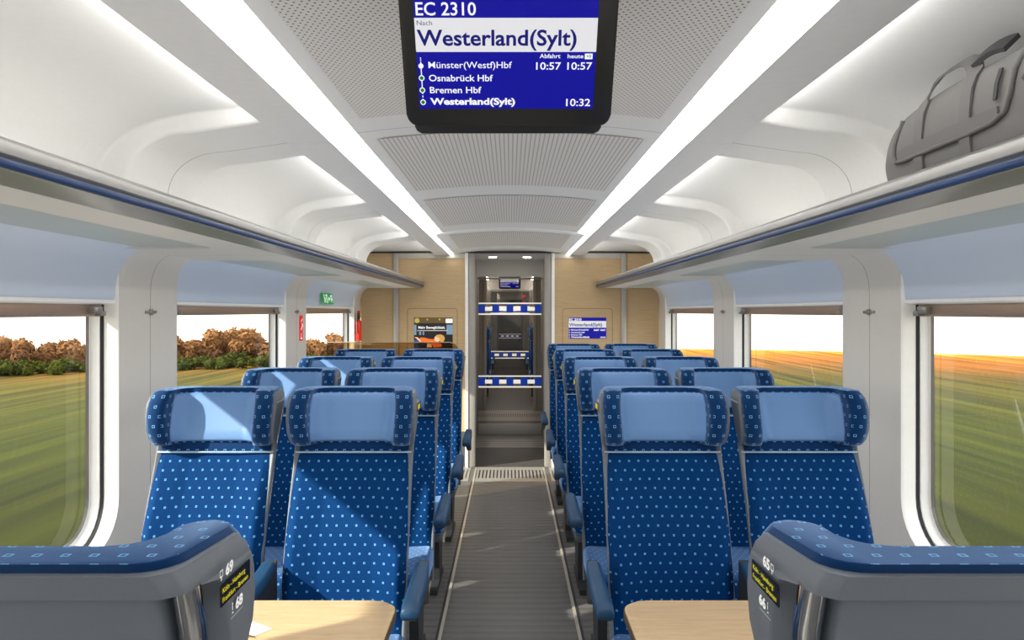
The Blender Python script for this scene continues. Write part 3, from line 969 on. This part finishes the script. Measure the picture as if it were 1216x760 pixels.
    # reservation display on the aisle face of the head shell
    if aisle:
        z0 = 1.195
        px = hw(1.185) + .0078
        face = empty('reservation_panel', parent=r)
        # panel local x runs along the reading direction, local y up, z away from the seat
        if aisle > 0: R_ = Matrix(((0, 0, 1), (1, 0, 0), (0, 1, 0)))
        else: R_ = Matrix(((0, 0, -1), (-1, 0, 0), (0, 1, 0)))
        face.matrix_local = Matrix.Translation((aisle * px, -.050, 1.178)) @ R_.to_4x4()
        d = flat('reservation_display', rrect(-.050, -.0135, .050, .0135, .004), .0006, M['led_black'], face)
        if texts is None:
            flats('lettering', [[(-.035 + k * .02, -.009), (-.026 + k * .02, -.009), (-.020 + k * .02, .009), (-.029 + k * .02, .009)] for k in range(3)], .0014, M['text_yellow'], d)
            flats('seat_mark', [rect(-.04 * aisle - .006, .018, -.04 * aisle + .006, .026)], .0012, M['decal'], face)
        else:
            n1, n2, icon_first = texts
            writing('lettering', [('Köln - Hamburg', -.043, .0022, .030, .0062, 0.0), ('Frankfurt - Bremen', -.043, -.0092, .040, .0062, 0.0)], .0014, M['text_yellow'], d)
            if icon_first:
                for row in ((n1, -.034, .0205, -.010, .0125, .045), (n2, -.002, -.0335, .022, .0125, .045)): writing('seat_number', [row], .0012, M['decal'], face)
                ic = -.047; ic2 = -.012
            else:
                for row in ((n1, -.006, .0205, .018, .0125, .045), (n2, -.020, -.0335, .004, .0125, .045)): writing('seat_number', [row], .0012, M['decal'], face)
                ic = .026; ic2 = .011
            polys = []
            polys += [rect(ic - .005, .0305, ic + .005, .032), rect(ic - .005, .0235, ic - .0036, .032), rect(ic + .0036, .0235, ic + .005, .032), rect(ic - .005, .0235, ic + .005, .025), rect(ic - .0012, .0195, ic + .0012, .0235)]
            polys += [circle(ic2, -.0225, .0016, 10), rect(ic2 - .0012, -.0300, ic2 + .001, -.0245), rect(ic2 - .0012, -.0345, ic2 + .0025, -.0325)]
            flats('seat_symbol', polys, .0012, M['decal'], face)
            flats('thin_line', [rect(-.018, -.0395, .022, -.0390)], .0012, M['decal'], face)
            dots = [circle(.035 + .006 * a_ - (0 if icon_first else .085), .034 - .006 * b_, .0007, 8) for a_ in range(3) for b_ in range(4)]
            flats('braille_mark', dots, .0012, M['decal_grey'], face)
    return r
M['fab_seat'] = fabric('navy seat cushion fabric', '#05305f', '#62a8d6', sheen=1., sheen_tint='#8fb4e8')
M['fab_fore'] = M['fab_head']

protoA = {1: make_seat('train_seat', 1), -1: make_seat('train_seat', -1)}
protoW = make_seat('train_seat', 0)
used = set()
def put(proto, x, y, rz, label, group):
    if proto.name in used: o = copy_tree(proto)
    else: o = proto; used.add(proto.name)
    o.location = (x, y, 0); o.rotation_euler = (0, 0, rz)
    tag(o, label, 'seat', group)
    return o
ordw = ['first row behind the table', 'second row from the table', 'third row from the table', 'fourth row from the table', 'last row before oak wall']
AX, WXS = .545, 1.035
for k in range(4):
    y = 2.66 + .9 * k
    extra = ', crossed by diagonal shadow' if k == 0 else ''
    put(protoA[1], -AX - .014, y, 0, 'blue aisle seat, poster side, %s%s' % (ordw[k] if k < 3 else 'fourth row', extra), 'seats facing the tables')
    put(protoW, -WXS - .018, y, 0, 'blue window seat on the side of the poster, %s' % (ordw[k] if k < 3 else 'fourth row'), 'seats facing the tables')
for k in range(5):
    y = 2.66 + .9 * k
    put(protoA[-1], AX, y, 0, 'blue aisle seat on the shaded side with the duffel bag, %s' % ordw[k], 'seats facing the tables')
    put(protoW, WXS, y, 0, 'blue window seat on the shaded side with the duffel bag, %s' % ordw[k], 'seats facing the tables')

sA = make_seat('train_seat', -1, ('69', '68', True))
sA.location = (-.577, .862, 0); sA.rotation_euler = (0, 0, math.pi)
tag(sA, 'blue seat seen from behind, side plate numbered 69 and 68', 'seat', 'seats facing away')
sB = make_seat('train_seat', 1, ('65', '66', False))
sB.location = (.553, .862, 0); sB.rotation_euler = (0, 0, math.pi)
tag(sB, 'blue seat seen from behind, side plate numbered 65 and 66', 'seat', 'seats facing away')

# ------------------------------------------------------------------ tables
def make_table(side, label):
    t = thing('table', label, 'table', (0, 0, 0), group='fixed tables between facing seats')
    S = side
    x0, x1, y0, y1 = .308, 1.452, 1.53, 2.0
    poly = rpoly([(x0, y0), (x1, y0), (x1, y1), (x0, y1)], [.07, .01, .01, .07], 10)
    rings = [[(S * p.x, p.y, z) for p in poly] for z in (.697, .7195)]
    top = loft('tabletop', rings, M['tabletop'], t, smooth=40, bevel=.003)
    poly2 = rpoly([(x0 - .003, y0 - .003), (x1, y0 - .003), (x1, y1 + .003), (x0 - .003, y1 + .003)], [.072, .01, .01, .072], 10)
    rings = [[(S * p.x, p.y, z) for p in poly2] for z in (.6955, .7165)]
    loft('edge_band', rings, M['tableedge'], t, smooth=40, bevel=.002)
    bm = bmesh.new()
    rings = []
    for z, hx, hy in ((0, .10, .17), (.012, .10, .17), (.03, .035, .06), (.62, .035, .06), (.695, .12, .20)):
        rings.append([(S * .86 + p.x, 1.76 + p.y, z) for p in rpoly(rect(-hx, -hy, hx, hy), .02, 5)])
    loft_bm(bm, rings); finish(bm, 'leg', M['shell'], t, 30)
    return t
make_table(-1, 'light oak table with rounded corner in front of the sunlit seats')
make_table(1, 'light oak table with rounded corner in front of the shaded seats')
# folded slip of paper on the table by seat 69
bm = bmesh.new()
a = [bm.verts.new(p) for p in ((-.63, 1.78, .7205), (-.60, 1.82, .7205), (-.66, 1.86, .7205), (-.70, 1.81, .7205))]
b = [bm.verts.new(p) for p in ((-.65, 1.745, .742), (-.72, 1.775, .742))]
bm.faces.new(a); bm.faces.new((a[0], a[3], b[1], b[0]))
o = finish(bm, 'paper_slip', M['paper'], None, 0)
tag(o, 'small folded slip of white paper on the oak table behind seat 69', 'paper')

# ------------------------------------------------------------------ hanging destination display
sc_ = thing('information_screen', 'black ceiling-hung screen showing EC 2310 to Westerland (Sylt)', 'screen')
v = Vector((0, -.5095, .8605)); nrm = Vector((0, -.8605, -.5095))
sc_.matrix_world = Matrix(((1, 0, 0, 0), (0, v.y, nrm.y, 1.25), (0, v.z, nrm.z, 2.0597), (0, 0, 0, 1)))
def build_screen(root, detail=True):
    # casing, bezel
    pl = rrect(-.1935, -.2211, .1890, .030, .022, 8)
    loft('bezel', [[(p.x, p.y, z) for p in pl] for z in (-.022, 0)], M['bezel'], root, smooth=40, bevel=.004)
    pl = rrect(-.184, -.210, .179, .026, .03, 8)
    loft('casing', [[(p.x * k, -.09 + (p.y + .09) * k, z) for p in pl] for z, k in ((-.062, .94), (-.050, .99), (-.018, 1.))], M['dark'], root, smooth=40)
    tube('casing_highlight', [(-.165, -.2250, -.034), (0, -.2250, -.034), (.160, -.2250, -.034)], .0024, M['silver'], root, 8)  # highlight line below the bezel, modelled as a silver tube
    # lower shelf of the bracket under the screen
    pl = rrect(-.185, -.2480, .178, -.20, .012, 6)
    loft('bracket', [[(p.x, p.y, z) for p in pl] for z in (-.075, -.045)], M['dark'], root, smooth=40, bevel=.005)
    bm = bmesh.new(); add_box(bm, (-.06, -.14, -.16), (.06, .02, -.05), .01); finish(bm, 'ceiling_mount', M['dark'], root)
    s = flat('screen', rect(-.168, -.1875, .1545, .004), .0006, M['display_blue'], root)
    flat('white_band', rect(-.168, -.0860, .1545, -.0288), .0010, M['display_white'], s)
    L = [('EC 2310', -.1644, -.0244, -.0592, .0208, .012),
         ('Münster(Westf)Hbf', -.1472, -.1140, .0036, .0112, .004), ('10:57', .0474, -.1165, .0924, .0125, .012), ('10:57', .1038, -.1165, .1486, .0125, .012),
         ('Osnabrück Hbf', -.1477, -.1371, -.0311, .0112, .012), ('Bremen Hbf', -.1471, -.1586, -.0524, .0112, .012),
         ('Westerland(Sylt)', -.1476, -.1795, .0096, .0115, .035), ('10:32', .1042, -.1822, .1490, .0130, .012),
         ('Abfahrt', .0535, -.0966, .0908, .0073, .012), ('heute', .1038, -.0966, .1323, .0068, .012)]
    for row in L: writing('lettering', [row], .0014, M['text_white'], s)
    writing('blue_lettering', [('Westerland(Sylt)', -.1649, -.0747, .1187, .0258, .02)], .0014, M['text_blue'], s)
    writing('grey_lettering', [('Nach', -.1638, -.0409, -.1368, .0078, .0)], .0014, M['text_grey'], s)
    flat('delay_box', rect(.1346, -.0985, .1485, -.0888), .0013, M['text_white'], s)
    for y, r_ in ((-.1104, .0046), (-.1316, .0052), (-.1533, .0052), (-.1753, .0052)): flat('station_mark', circle(-.1609, y, r_), .00135, M['text_white'], s)
    P = [rect(-.1617, -.1480, -.1599, -.1150), rect(-.1617, -.1605, -.1599, -.1570), rect(-.1617, -.1665, -.1599, -.1630), rect(-.1617, -.1705, -.1599, -.1690),
         rect(-.1617, -.1058, -.1599, -.1030), rect(-.1617, -.1012, -.1599, -.0990), rect(-.1617, -.0975, -.1599, -.0955)]
    flats('route_line', P, .0013, M['text_white'], s)
    flats('stop_dot', [circle(-.1609, y, .0035) for y in (-.1316, -.1533, -.1753)], .0016, M['dot_green'], s)
    writing('delay_lettering', [('+0', .1375, -.0958, .1460, .0050, .02)], .0017, M['dot_green'], s)
build_screen(sc_)
far_sc = copy_tree(sc_)
far_sc.matrix_world = Matrix(((1, 0, 0, 0), (0, v.y, nrm.y, 12.6), (0, v.z, nrm.z, 2.11), (0, 0, 0, 1)))
tag(far_sc, 'small blue hanging screen seen far away through the glass door', 'screen')

# wall screen (timetable) on the wood
ws = thing('wall_screen', 'blue and white timetable screen set into the oak end wall', 'screen', (0, 7.043, 0))
ws.matrix_world = Matrix(((1, 0, 0, .574), (0, 0, -1, 7.043), (0, 1, 0, 1.4615), (0, 0, 0, 1)))
k = .366
s_ = flat('screen', rect(0, -.205, k, 0), .002, M['display_blue'], ws)
flat('white_band', rect(0, -.098, k, -.033), .003, M['display_white'], s_)
q = k / .3225
def sx(x): return (x + .168) * q
L = [(t_, sx(a_), -.205 + (b_ + .1875) * 1.075, sx(c_), h_ * 1.08, o_ + .01) for t_, a_, b_, c_, h_, o_ in
     [('EC 2310', -.1644, -.0244, -.0592, .0208, .02), ('Münster(Westf)Hbf', -.1472, -.1140, .0036, .0112, .02), ('10:57', .0474, -.1165, .0924, .0125, .045), ('10:57', .1038, -.1165, .1486, .0125, .045),
      ('Osnabrück Hbf', -.1477, -.1371, -.0311, .0112, .02), ('Bremen Hbf', -.1471, -.1586, -.0524, .0112, .02), ('Westerland(Sylt)', -.1476, -.1795, .0096, .0115, .04), ('10:32', .1042, -.1822, .1490, .0130, .02)]]
for row in L: writing('lettering', [row], .0035, M['text_white'], s_)
writing('blue_lettering', [('Westerland(Sylt)', sx(-.1649), -.084, sx(.1187), .030, .02)], .004, M['text_blue'], s_)
flats('stop_dot', [circle(sx(-.1609), y * 1.08 - .003, .005, 12) for y in (-.1104, -.1316, -.1533, -.1753)], .004, M['text_white'], s_)

# advertising screen: photo of a traveller lying back
ad = thing('advertising_screen', 'picture screen on the oak end wall with a reclining person in orange', 'screen')
ad.matrix_world = Matrix(((1, 0, 0, -.936), (0, 0, -1, 7.043), (0, 1, 0, 1.4615), (0, 0, 0, 1)))
W_, H_ = .378, .30
pic = flat('picture', rect(0, -H_, W_, 0), .002, emit('dark picture background', '#2c2a2a', .5, '#15151a'), ad)
def pm(n_, c_): return emit(n_, c_, .55, c_)
flats('picture_brown', [rect(0, -.055, W_, -.003)], .0024, pm('picture brown', '#5b4a2c'), pic)
flats('picture_yellow', [circle(.03, -.03, .024), circle(.13, -.02, .008), circle(.25, -.018, .009)], .0027, pm('picture yellow', '#b5a04a'), pic)
flats('picture_blue', [circle(.345, -.115, .045, 16)[0:0] or rect(.318, -.165, W_, -.07), rect(0, -.17, .024, -.07), rect(.05, -.17, .07, -.135), rect(.085, -.17, .10, -.135)], .0024, pm('picture grey blue', '#6f8ba2'), pic)
flats('picture_seat', [rect(0, -H_, .04, -.215)], .0026, pm('picture seat blue', '#22408c'), pic)
flats('picture_skin', [[(.004, -.190), (.035, -.192), (.065, -.215), (.072, -.24), (.05, -.232), (.03, -.210)], circle(.228, -.207, .030, 18), [(.13, -.252), (.17, -.258), (.175, -.29), (.125, -.29)]], .0032, pm('picture skin', '#e8b48c'), pic)
flats('picture_hair', [[(.205, -.185), (.225, -.168), (.262, -.163), (.292, -.178), (.302, -.205), (.288, -.235), (.258, -.238), (.25, -.215), (.24, -.196), (.222, -.190)]], .0036, pm('picture hair', '#c0924e'), pic)
flats('picture_jacket', [[(.058, -.195), (.10, -.195), (.15, -.208), (.20, -.212), (.21, -.235), (.27, -.258), (.27, -.285), (.19, -.292), (.17, -.252), (.11, -.246), (.075, -.24)]], .0030, pm('picture orange jacket', '#e0672c'), pic)
flats('picture_logo', [rrect(.310, -.052, .376, -.012, .006)], .003, M['signwhite'], pic)
flats('picture_logo_mark', [rect(.334, -.036, .337, -.026), rect(.334, -.036, .352, -.034), rect(.334, -.028, .352, -.026), rect(.349, -.036, .352, -.026), rect(.341, -.034, .344, -.028)], .0034, M['red'], pic)
writing('white_lettering', [('Mehr Beweglichkeit.', .043, -.108, .305, .024, .03), ('Einfach ankommen und entspannen', .03, -.131, .33, .010, .01)][:1], .0034, M['text_white'], pic)
flats('white_underline', [rect(.03, -.130, .33, -.124)], .0034, pm('picture pale line', '#c9c4bc'), pic)

# ------------------------------------------------------------------ smoked glass screen behind the last poster-side seats
gs = thing('glass_screen', 'smoked brown glass partition with rounded corner behind the fourth row', 'partition', (0, 5.68, 0))
pl = rpoly([(-1.44, .35), (-.40, .35), (-.40, 1.275), (-1.44, 1.275)], [.01, .03, .07, .01], 8)
loft('glass', [[(p.x, y_, p.y) for p in pl] for y_ in (-.005, .005)], M['smoke'], gs, smooth=40)
tube('edge_rail', [(-1.44, 0, 1.278), (-.8, 0, 1.278), (-.47, 0, 1.278), (-.425, 0, 1.262), (-.402, 0, 1.215)], .004, plain('tan edge rail', '#a89878', .4), gs, 8)
box('base_post', (-.60, -.02, 0), (-.54, .02, .35), M['dark'], gs, .004)
box('base_post', (-1.3, -.02, 0), (-1.24, .02, .35), M['dark'], gs, .004)

# ------------------------------------------------------------------ signs and the extinguisher on the poster side
es = thing('exit_sign', 'green emergency exit sign on the blue-grey panel above the third window', 'sign')
es.matrix_world = Matrix(((0, 0, 1, -1.442), (1, 0, 0, 5.72), (0, 1, 0, 1.62), (0, 0, 0, 1))) @ Matrix.Rotation(math.radians(-10), 4, 'X')
loft('plate', [[(p.x, p.y, z) for p in rrect(-.155, -.042, .155, .045, .006)] for z in (-.001, .002)], M['green'], es, smooth=30)
P = [circle(-.118, .024, .009, 12), [(-.128, .012), (-.110, .014), (-.100, -.004), (-.112, -.008)], [(-.112, -.006), (-.100, -.004), (-.092, -.030), (-.100, -.032)], [(-.118, -.008), (-.108, -.008), (-.128, -.032), (-.137, -.029)],
     [(-.108, .012), (-.088, .002), (-.090, -.003), (-.110, .005)], rect(-.068, -.034, -.058, .034), rect(-.068, .026, -.024, .034), rect(-.034, -.034, -.024, .034),
     [(.0, .0), (.03, .022), (.03, .008), (.052, .008), (.052, -.008), (.03, -.008), (.03, -.022)], rect(.075, -.03, .083, .03), rect(.075, .022, .128, .03), rect(.12, -.03, .128, .03), rect(.09, -.012, .112, .010)]
flats('pictogram', P, .004, M['signwhite'], es)
rs = thing('hammer_sign', 'narrow red emergency label on the pillar before the third window', 'sign')
rs.matrix_world = Matrix(((0, 0, 1, -1.457), (1, 0, 0, 5.035), (0, 1, 0, 1.405), (0, 0, 0, 1)))
loft('plate', [[(p.x, p.y, z) for p in rrect(-.033, -.088, .033, .088, .004)] for z in (-.002, .003)], M['red'], rs, smooth=30)
flats('pictogram', [rect(-.018, -.075, -.012, -.035), rect(-.018, -.075, .014, -.069), [(-.02, -.01), (.012, .02), (.018, .014), (-.014, -.016)], [(.004, .03), (.026, .008), (.03, .014), (.010, .036)], [(-.02, .048), (.018, .066), (.018, .060), (-.016, .042)]], .0045, M['signwhite'], rs)
fe = thing('fire_extinguisher', 'small red fire extinguisher fixed to the pillar beside the oak wall', 'fire extinguisher', (-1.425, 6.80, 1.245))
bm = bmesh.new(); lathe_bm(bm, [(0, 0), (.024, 0), (.028, .006), (.028, .165), (.024, .185), (.012, .196), (.012, .205), (0, .205)], 20)
finish(bm, 'cylinder', M['redgloss'], fe, 40)
bm = bmesh.new(); lathe_bm(bm, [(0, .203), (.014, .203), (.016, .225), (.012, .235), (0, .235)], 14); add_box(bm, (-.008, -.055, .232), (.008, .02, .244), .003); add_box(bm, (-.008, -.050, .250), (.008, .02, .258), .003); add_box(bm, (-.008, .008, .235), (.008, .02, .255), .002)
finish(bm, 'valve', M['dark'], fe, 40)
tube('hose', [(0, -.012, .220), (0, -.045, .215), (0, -.055, .18), (0, -.048, .12), (0, -.040, .07)], .007, M['dark'], fe, 8)
bm = bmesh.new(); add_box(bm, (-.012, -.012, .258), (.012, .022, .285), .004); finish(bm, 'seal_cap', M['redgloss'], fe, 40)
box('bracket', (-.055, -.02, .06), (-.03, .02, .15), M['steel'], fe, .002)

# ------------------------------------------------------------------ duffel bag on the rack
bagt = thing('duffel_bag', 'grey soft duffel bag with webbing handles lying on the rack', 'bag', (1.062, .075, 1.802))
BT = [(.92, .55, .12), (.935, .8, .17), (.98, .93, .205), (1.06, 1., .226), (1.2, 1., .232), (1.45, 1., .230), (1.60, .99, .222), (1.68, .97, .205), (1.725, .93, .185), (1.752, .84, .155), (1.765, .62, .11)]
def bagdim(y_): return interp([(a_, b_) for a_, b_, c_ in BT], y_), interp([(a_, c_) for a_, b_, c_ in BT], y_)
BP = [(-.124, .0), (-.130, .25), (-.131, .5), (-.127, .72), (-.112, .88), (-.082, .965), (-.035, 1.), (0, 1.0)]
def bagface(y_, t):
    """point and outward normal on the aisle-facing flank, t from 0 at the rack to 1 on top"""
    k_, h_ = bagdim(y_)
    f = t * (len(BP) - 1); i = min(int(f), len(BP) - 2); fr = f - i
    p = Vector(BP[i]).lerp(Vector(BP[i + 1]), fr)
    d = Vector(BP[i + 1]) - Vector(BP[i])
    n_ = Vector((-d.y * h_, 0, d.x)).normalized()
    return Vector((p.x * k_, y_, p.y * h_)) + n_ * .002, n_
rings = []
prof_ = BP[:-1] + [(0, 1.0)] + [(-x, z) for x, z in BP[:-1]][::-1]
dense = catmull([(x, z) for x, z in prof_], 40)
for y_, k_, hgt in BT[::-1]:
    rr = []
    for p in dense:
        wob = .005 * noise.noise(Vector((p.x * 12, y_ * 10, p.y * 4)))
        rr.append((p.x * k_ + wob, y_, max(.002, p.y * hgt + wob)))
    rings.append(rr)
body = loft('body', rings, M['bag'], bagt, smooth=60)
ss = body.modifiers.new('soft', 'SUBSURF'); ss.levels = 1; ss.render_levels = 2
def strap_loop(ya, yb_, t_top, arch_, name, w_=.034, mat='bag2'):
    bm = bmesh.new(); pts, nn = [], []
    for k_ in range(13):
        p, n_ = bagface(ya, k_ / 12 * t_top); pts.append(p); nn.append(n_)
    p0, p1 = pts[-1], bagface(yb_, t_top)[0]
    for k_ in range(1, 12):
        u = k_ / 12
        lift = arch_ * (1 - (2 * u - 1) ** 4)
        pts.append(p0.lerp(p1, u) + Vector((lift * .25, 0, lift))); nn.append(Vector((-.6, 0, .8)))
    for k_ in range(12, -1, -1):
        p, n_ = bagface(yb_, k_ / 12 * t_top); pts.append(p); nn.append(n_)
    ribbon_bm(bm, pts, nn, w_, .005)
    finish(bm, name, M[mat], bagt, 40)
strap_loop(1.565, 1.395, .58, .040, 'strap_handle')
# dark wrap that holds the handles together
bm = bmesh.new(); pts, nn = [], []
p0 = bagface(1.395, .58)[0]
for k_ in range(9):
    u = k_ / 8
    pts.append(p0 + Vector((.012 + .012 * u, .012 - .085 * u, .022 + .012 * math.sin(u * 2.4)))); nn.append(Vector((-.7, 0, .7)))
ribbon_bm(bm, pts, nn, .040, .010)
finish(bm, 'handle_wrap', M['bagdark'], bagt, 40)
# piped pocket outline and band on the flank
pp = []
for y_, t in ((1.655, .52), (1.672, .34), (1.672, .25), (1.662, .21), (1.63, .195), (1.5, .19), (1.38, .19), (1.31, .20), (1.275, .23), (1.262, .30), (1.255, .42), (1.248, .6)):
    p, n_ = bagface(y_, t); pp.append(p + n_ * .003)
P3 = []
for i in range(len(pp) - 1):
    for k_ in range(4): P3.append(pp[i].lerp(pp[i + 1], k_ / 4))
P3.append(pp[-1])
bm = bmesh.new(); tube_bm(bm, P3, .0055, 8); finish(bm, 'piping', M['bag2'], bagt, 60)
bm = bmesh.new(); pts, nn = [], []
for k_ in range(16):
    y_ = 1.655 - k_ * .36 / 15; p, n_ = bagface(y_, .235); pts.append(p + n_ * .001); nn.append(n_)
ribbon_bm(bm, pts, nn, .026, .004); finish(bm, 'side_band', M['bag2'], bagt, 40)
for y_, t0_, t1_, dy in ((1.30, .30, .47, -.006), (1.225, .34, .46, -.035)):
    bm = bmesh.new(); p0, n0 = bagface(y_, t0_); p1, n1 = bagface(y_ + dy, t1_)
    ribbon_bm(bm, [p0 + n0 * .004, p0.lerp(p1, .5) + n0 * .007, p1 + n1 * .004], [n0, n0, n1], .010, .003)
    finish(bm, 'zip_pull', M['bagdark'], bagt, 40)

# ------------------------------------------------------------------ next carriage, seen through the door
n2 = struct(empty('floor'))
box('gangway_floor', (-.5, 8.86, -.06), (.5, 10.02, -.001), M['floor_dark'], n2)
box('aisle_floor', (-1.46, 11.1, -.06), (1.46, 26, 0), M['floor'], n2)
bm = bmesh.new(); add_box(bm, (-.5, -.54, -.05), (.5, .54, .002)); o = finish(bm, 'threshold_grate', M['grate'], n2); o.location = (0, 10.56, 0)
wf = struct(empty('wall_far'))
for s in (-1, 1):
    lo, hi = sorted((s * .5, s * .55)); box('passage_wall', (lo, 8.94, 0), (hi, 11.1, 2.2), M['passage'], wf)
    lo, hi = sorted((s * .47, s * .50)); box('passage_panel', (lo, 9.3, .9), (hi, 10.9, 2.1), M['wood'], wf)
    lo, hi = sorted((s * .36, s * .40)); box('metal_post', (lo, 11.08, 0), (hi, 11.14, 2.2), M['post'], wf)
    lo, hi = sorted((s * .40, s * .56)); box('glass_side', (lo, 11.1, 0), (hi, 11.12, 2.2), M['passage'], wf)
    lo, hi = sorted((s * 1.46, s * 1.5)); box('wall_panel', (lo, 11.1, 0), (hi, 26, 2.2), M['wood'], wf)
    lo, hi = sorted((s * .42, s * 1.46)); box('end_panel', (lo, 14.6, 0), (hi, 14.66, 2.2), M['wood'], wf)
    lo, hi = sorted((s * .42, s * 1.46)); box('end_panel', (lo, 11.13, 0), (hi, 11.16, 2.2), M['passage'], wf)
    lo, hi = sorted((s * .45, s * .49)); box('passage_wall', (lo, 14.66, 0), (hi, 25.3, 2.2), M['passage'], wf)
box('passage_ceiling', (-.55, 8.94, 2.2), (.55, 11.1, 2.24), M['headerpanel'], wf)
box('ceiling_panel', (-1.5, 11.1, 2.16), (1.5, 14.66, 2.2), M['ceil'], wf)
box('ceiling_panel', (-.5, 14.66, 2.2), (.5, 26, 2.24), M['headerpanel'], wf)
struct(box('wall_far_end', (-1.5, 26, 0), (1.5, 26.05, 2.24), M['shell_dark']))
door('door_2', 14.4); door('door_3', 25.4)
for s in (-1, 1):
    lo, hi = sorted((s * .42, s * .50))
    o = box('light_strip', (lo, 11.2, 2.145), (hi, 14.3, 2.158), emit('far LED strip', '#fff8ec', 13.))
    tag(o, 'light strip in the next carriage beyond the glass door, on the %s side' % ('poster' if s < 0 else 'bag'), 'light', 'far ceiling light strips')
for k in range(2):
    for s in (-1, 1):
        o = put(protoA[-s], s * .56, 12.55 + .95 * k, 0, 'dim blue seat seen through the glass door, %s side, %s row' % ('poster' if s < 0 else 'bag', 'first' if k == 0 else 'second'), 'seats in the next carriage')
for z_ in (1.83, 1.70):
    o = box('warning_sign', (.245, 14.37, z_ - .02), (.305, 14.385, z_ + .02), M['red'])
    tag(o, 'tiny red sign beside the far door, the %s one of two' % ('upper' if z_ > 1.8 else 'lower'), 'sign', 'red signs by the far door')

# ------------------------------------------------------------------ camera and colour
cam = bpy.data.cameras.new('camera'); co = bpy.data.objects.new('camera', cam); COL.objects.link(co)
co.location = (0, 0, 1.52); co.rotation_euler = (math.radians(90), 0, 0)
cam.sensor_fit = 'HORIZONTAL'; cam.sensor_width = 36; cam.lens = 36 * 857 / 1216
cam.shift_x = 2.5 / 1216; cam.shift_y = -10 / 1216
cam.clip_start = .02; cam.clip_end = 500
scene.camera = co
scene.view_settings.view_transform = 'Standard'
scene.view_settings.look = 'None'
scene.view_settings.exposure = 0.0
scene.cycles.max_bounces = 10; scene.cycles.diffuse_bounces = 6; scene.cycles.glossy_bounces = 4
scene.cycles.transparent_max_bounces = 16
scene.cycles.use_denoising = True
scene.cycles.use_fast_gi = True
scene.cycles.fast_gi_method = 'ADD'
scene.cycles.ao_bounces = 0
scene.cycles.ao_bounces_render = 0
w.light_settings.ao_factor = .35
w.light_settings.distance = .6
scene.cycles.sample_clamp_indirect = 6
scene.cycles.caustics_reflective = False; scene.cycles.caustics_refractive = False
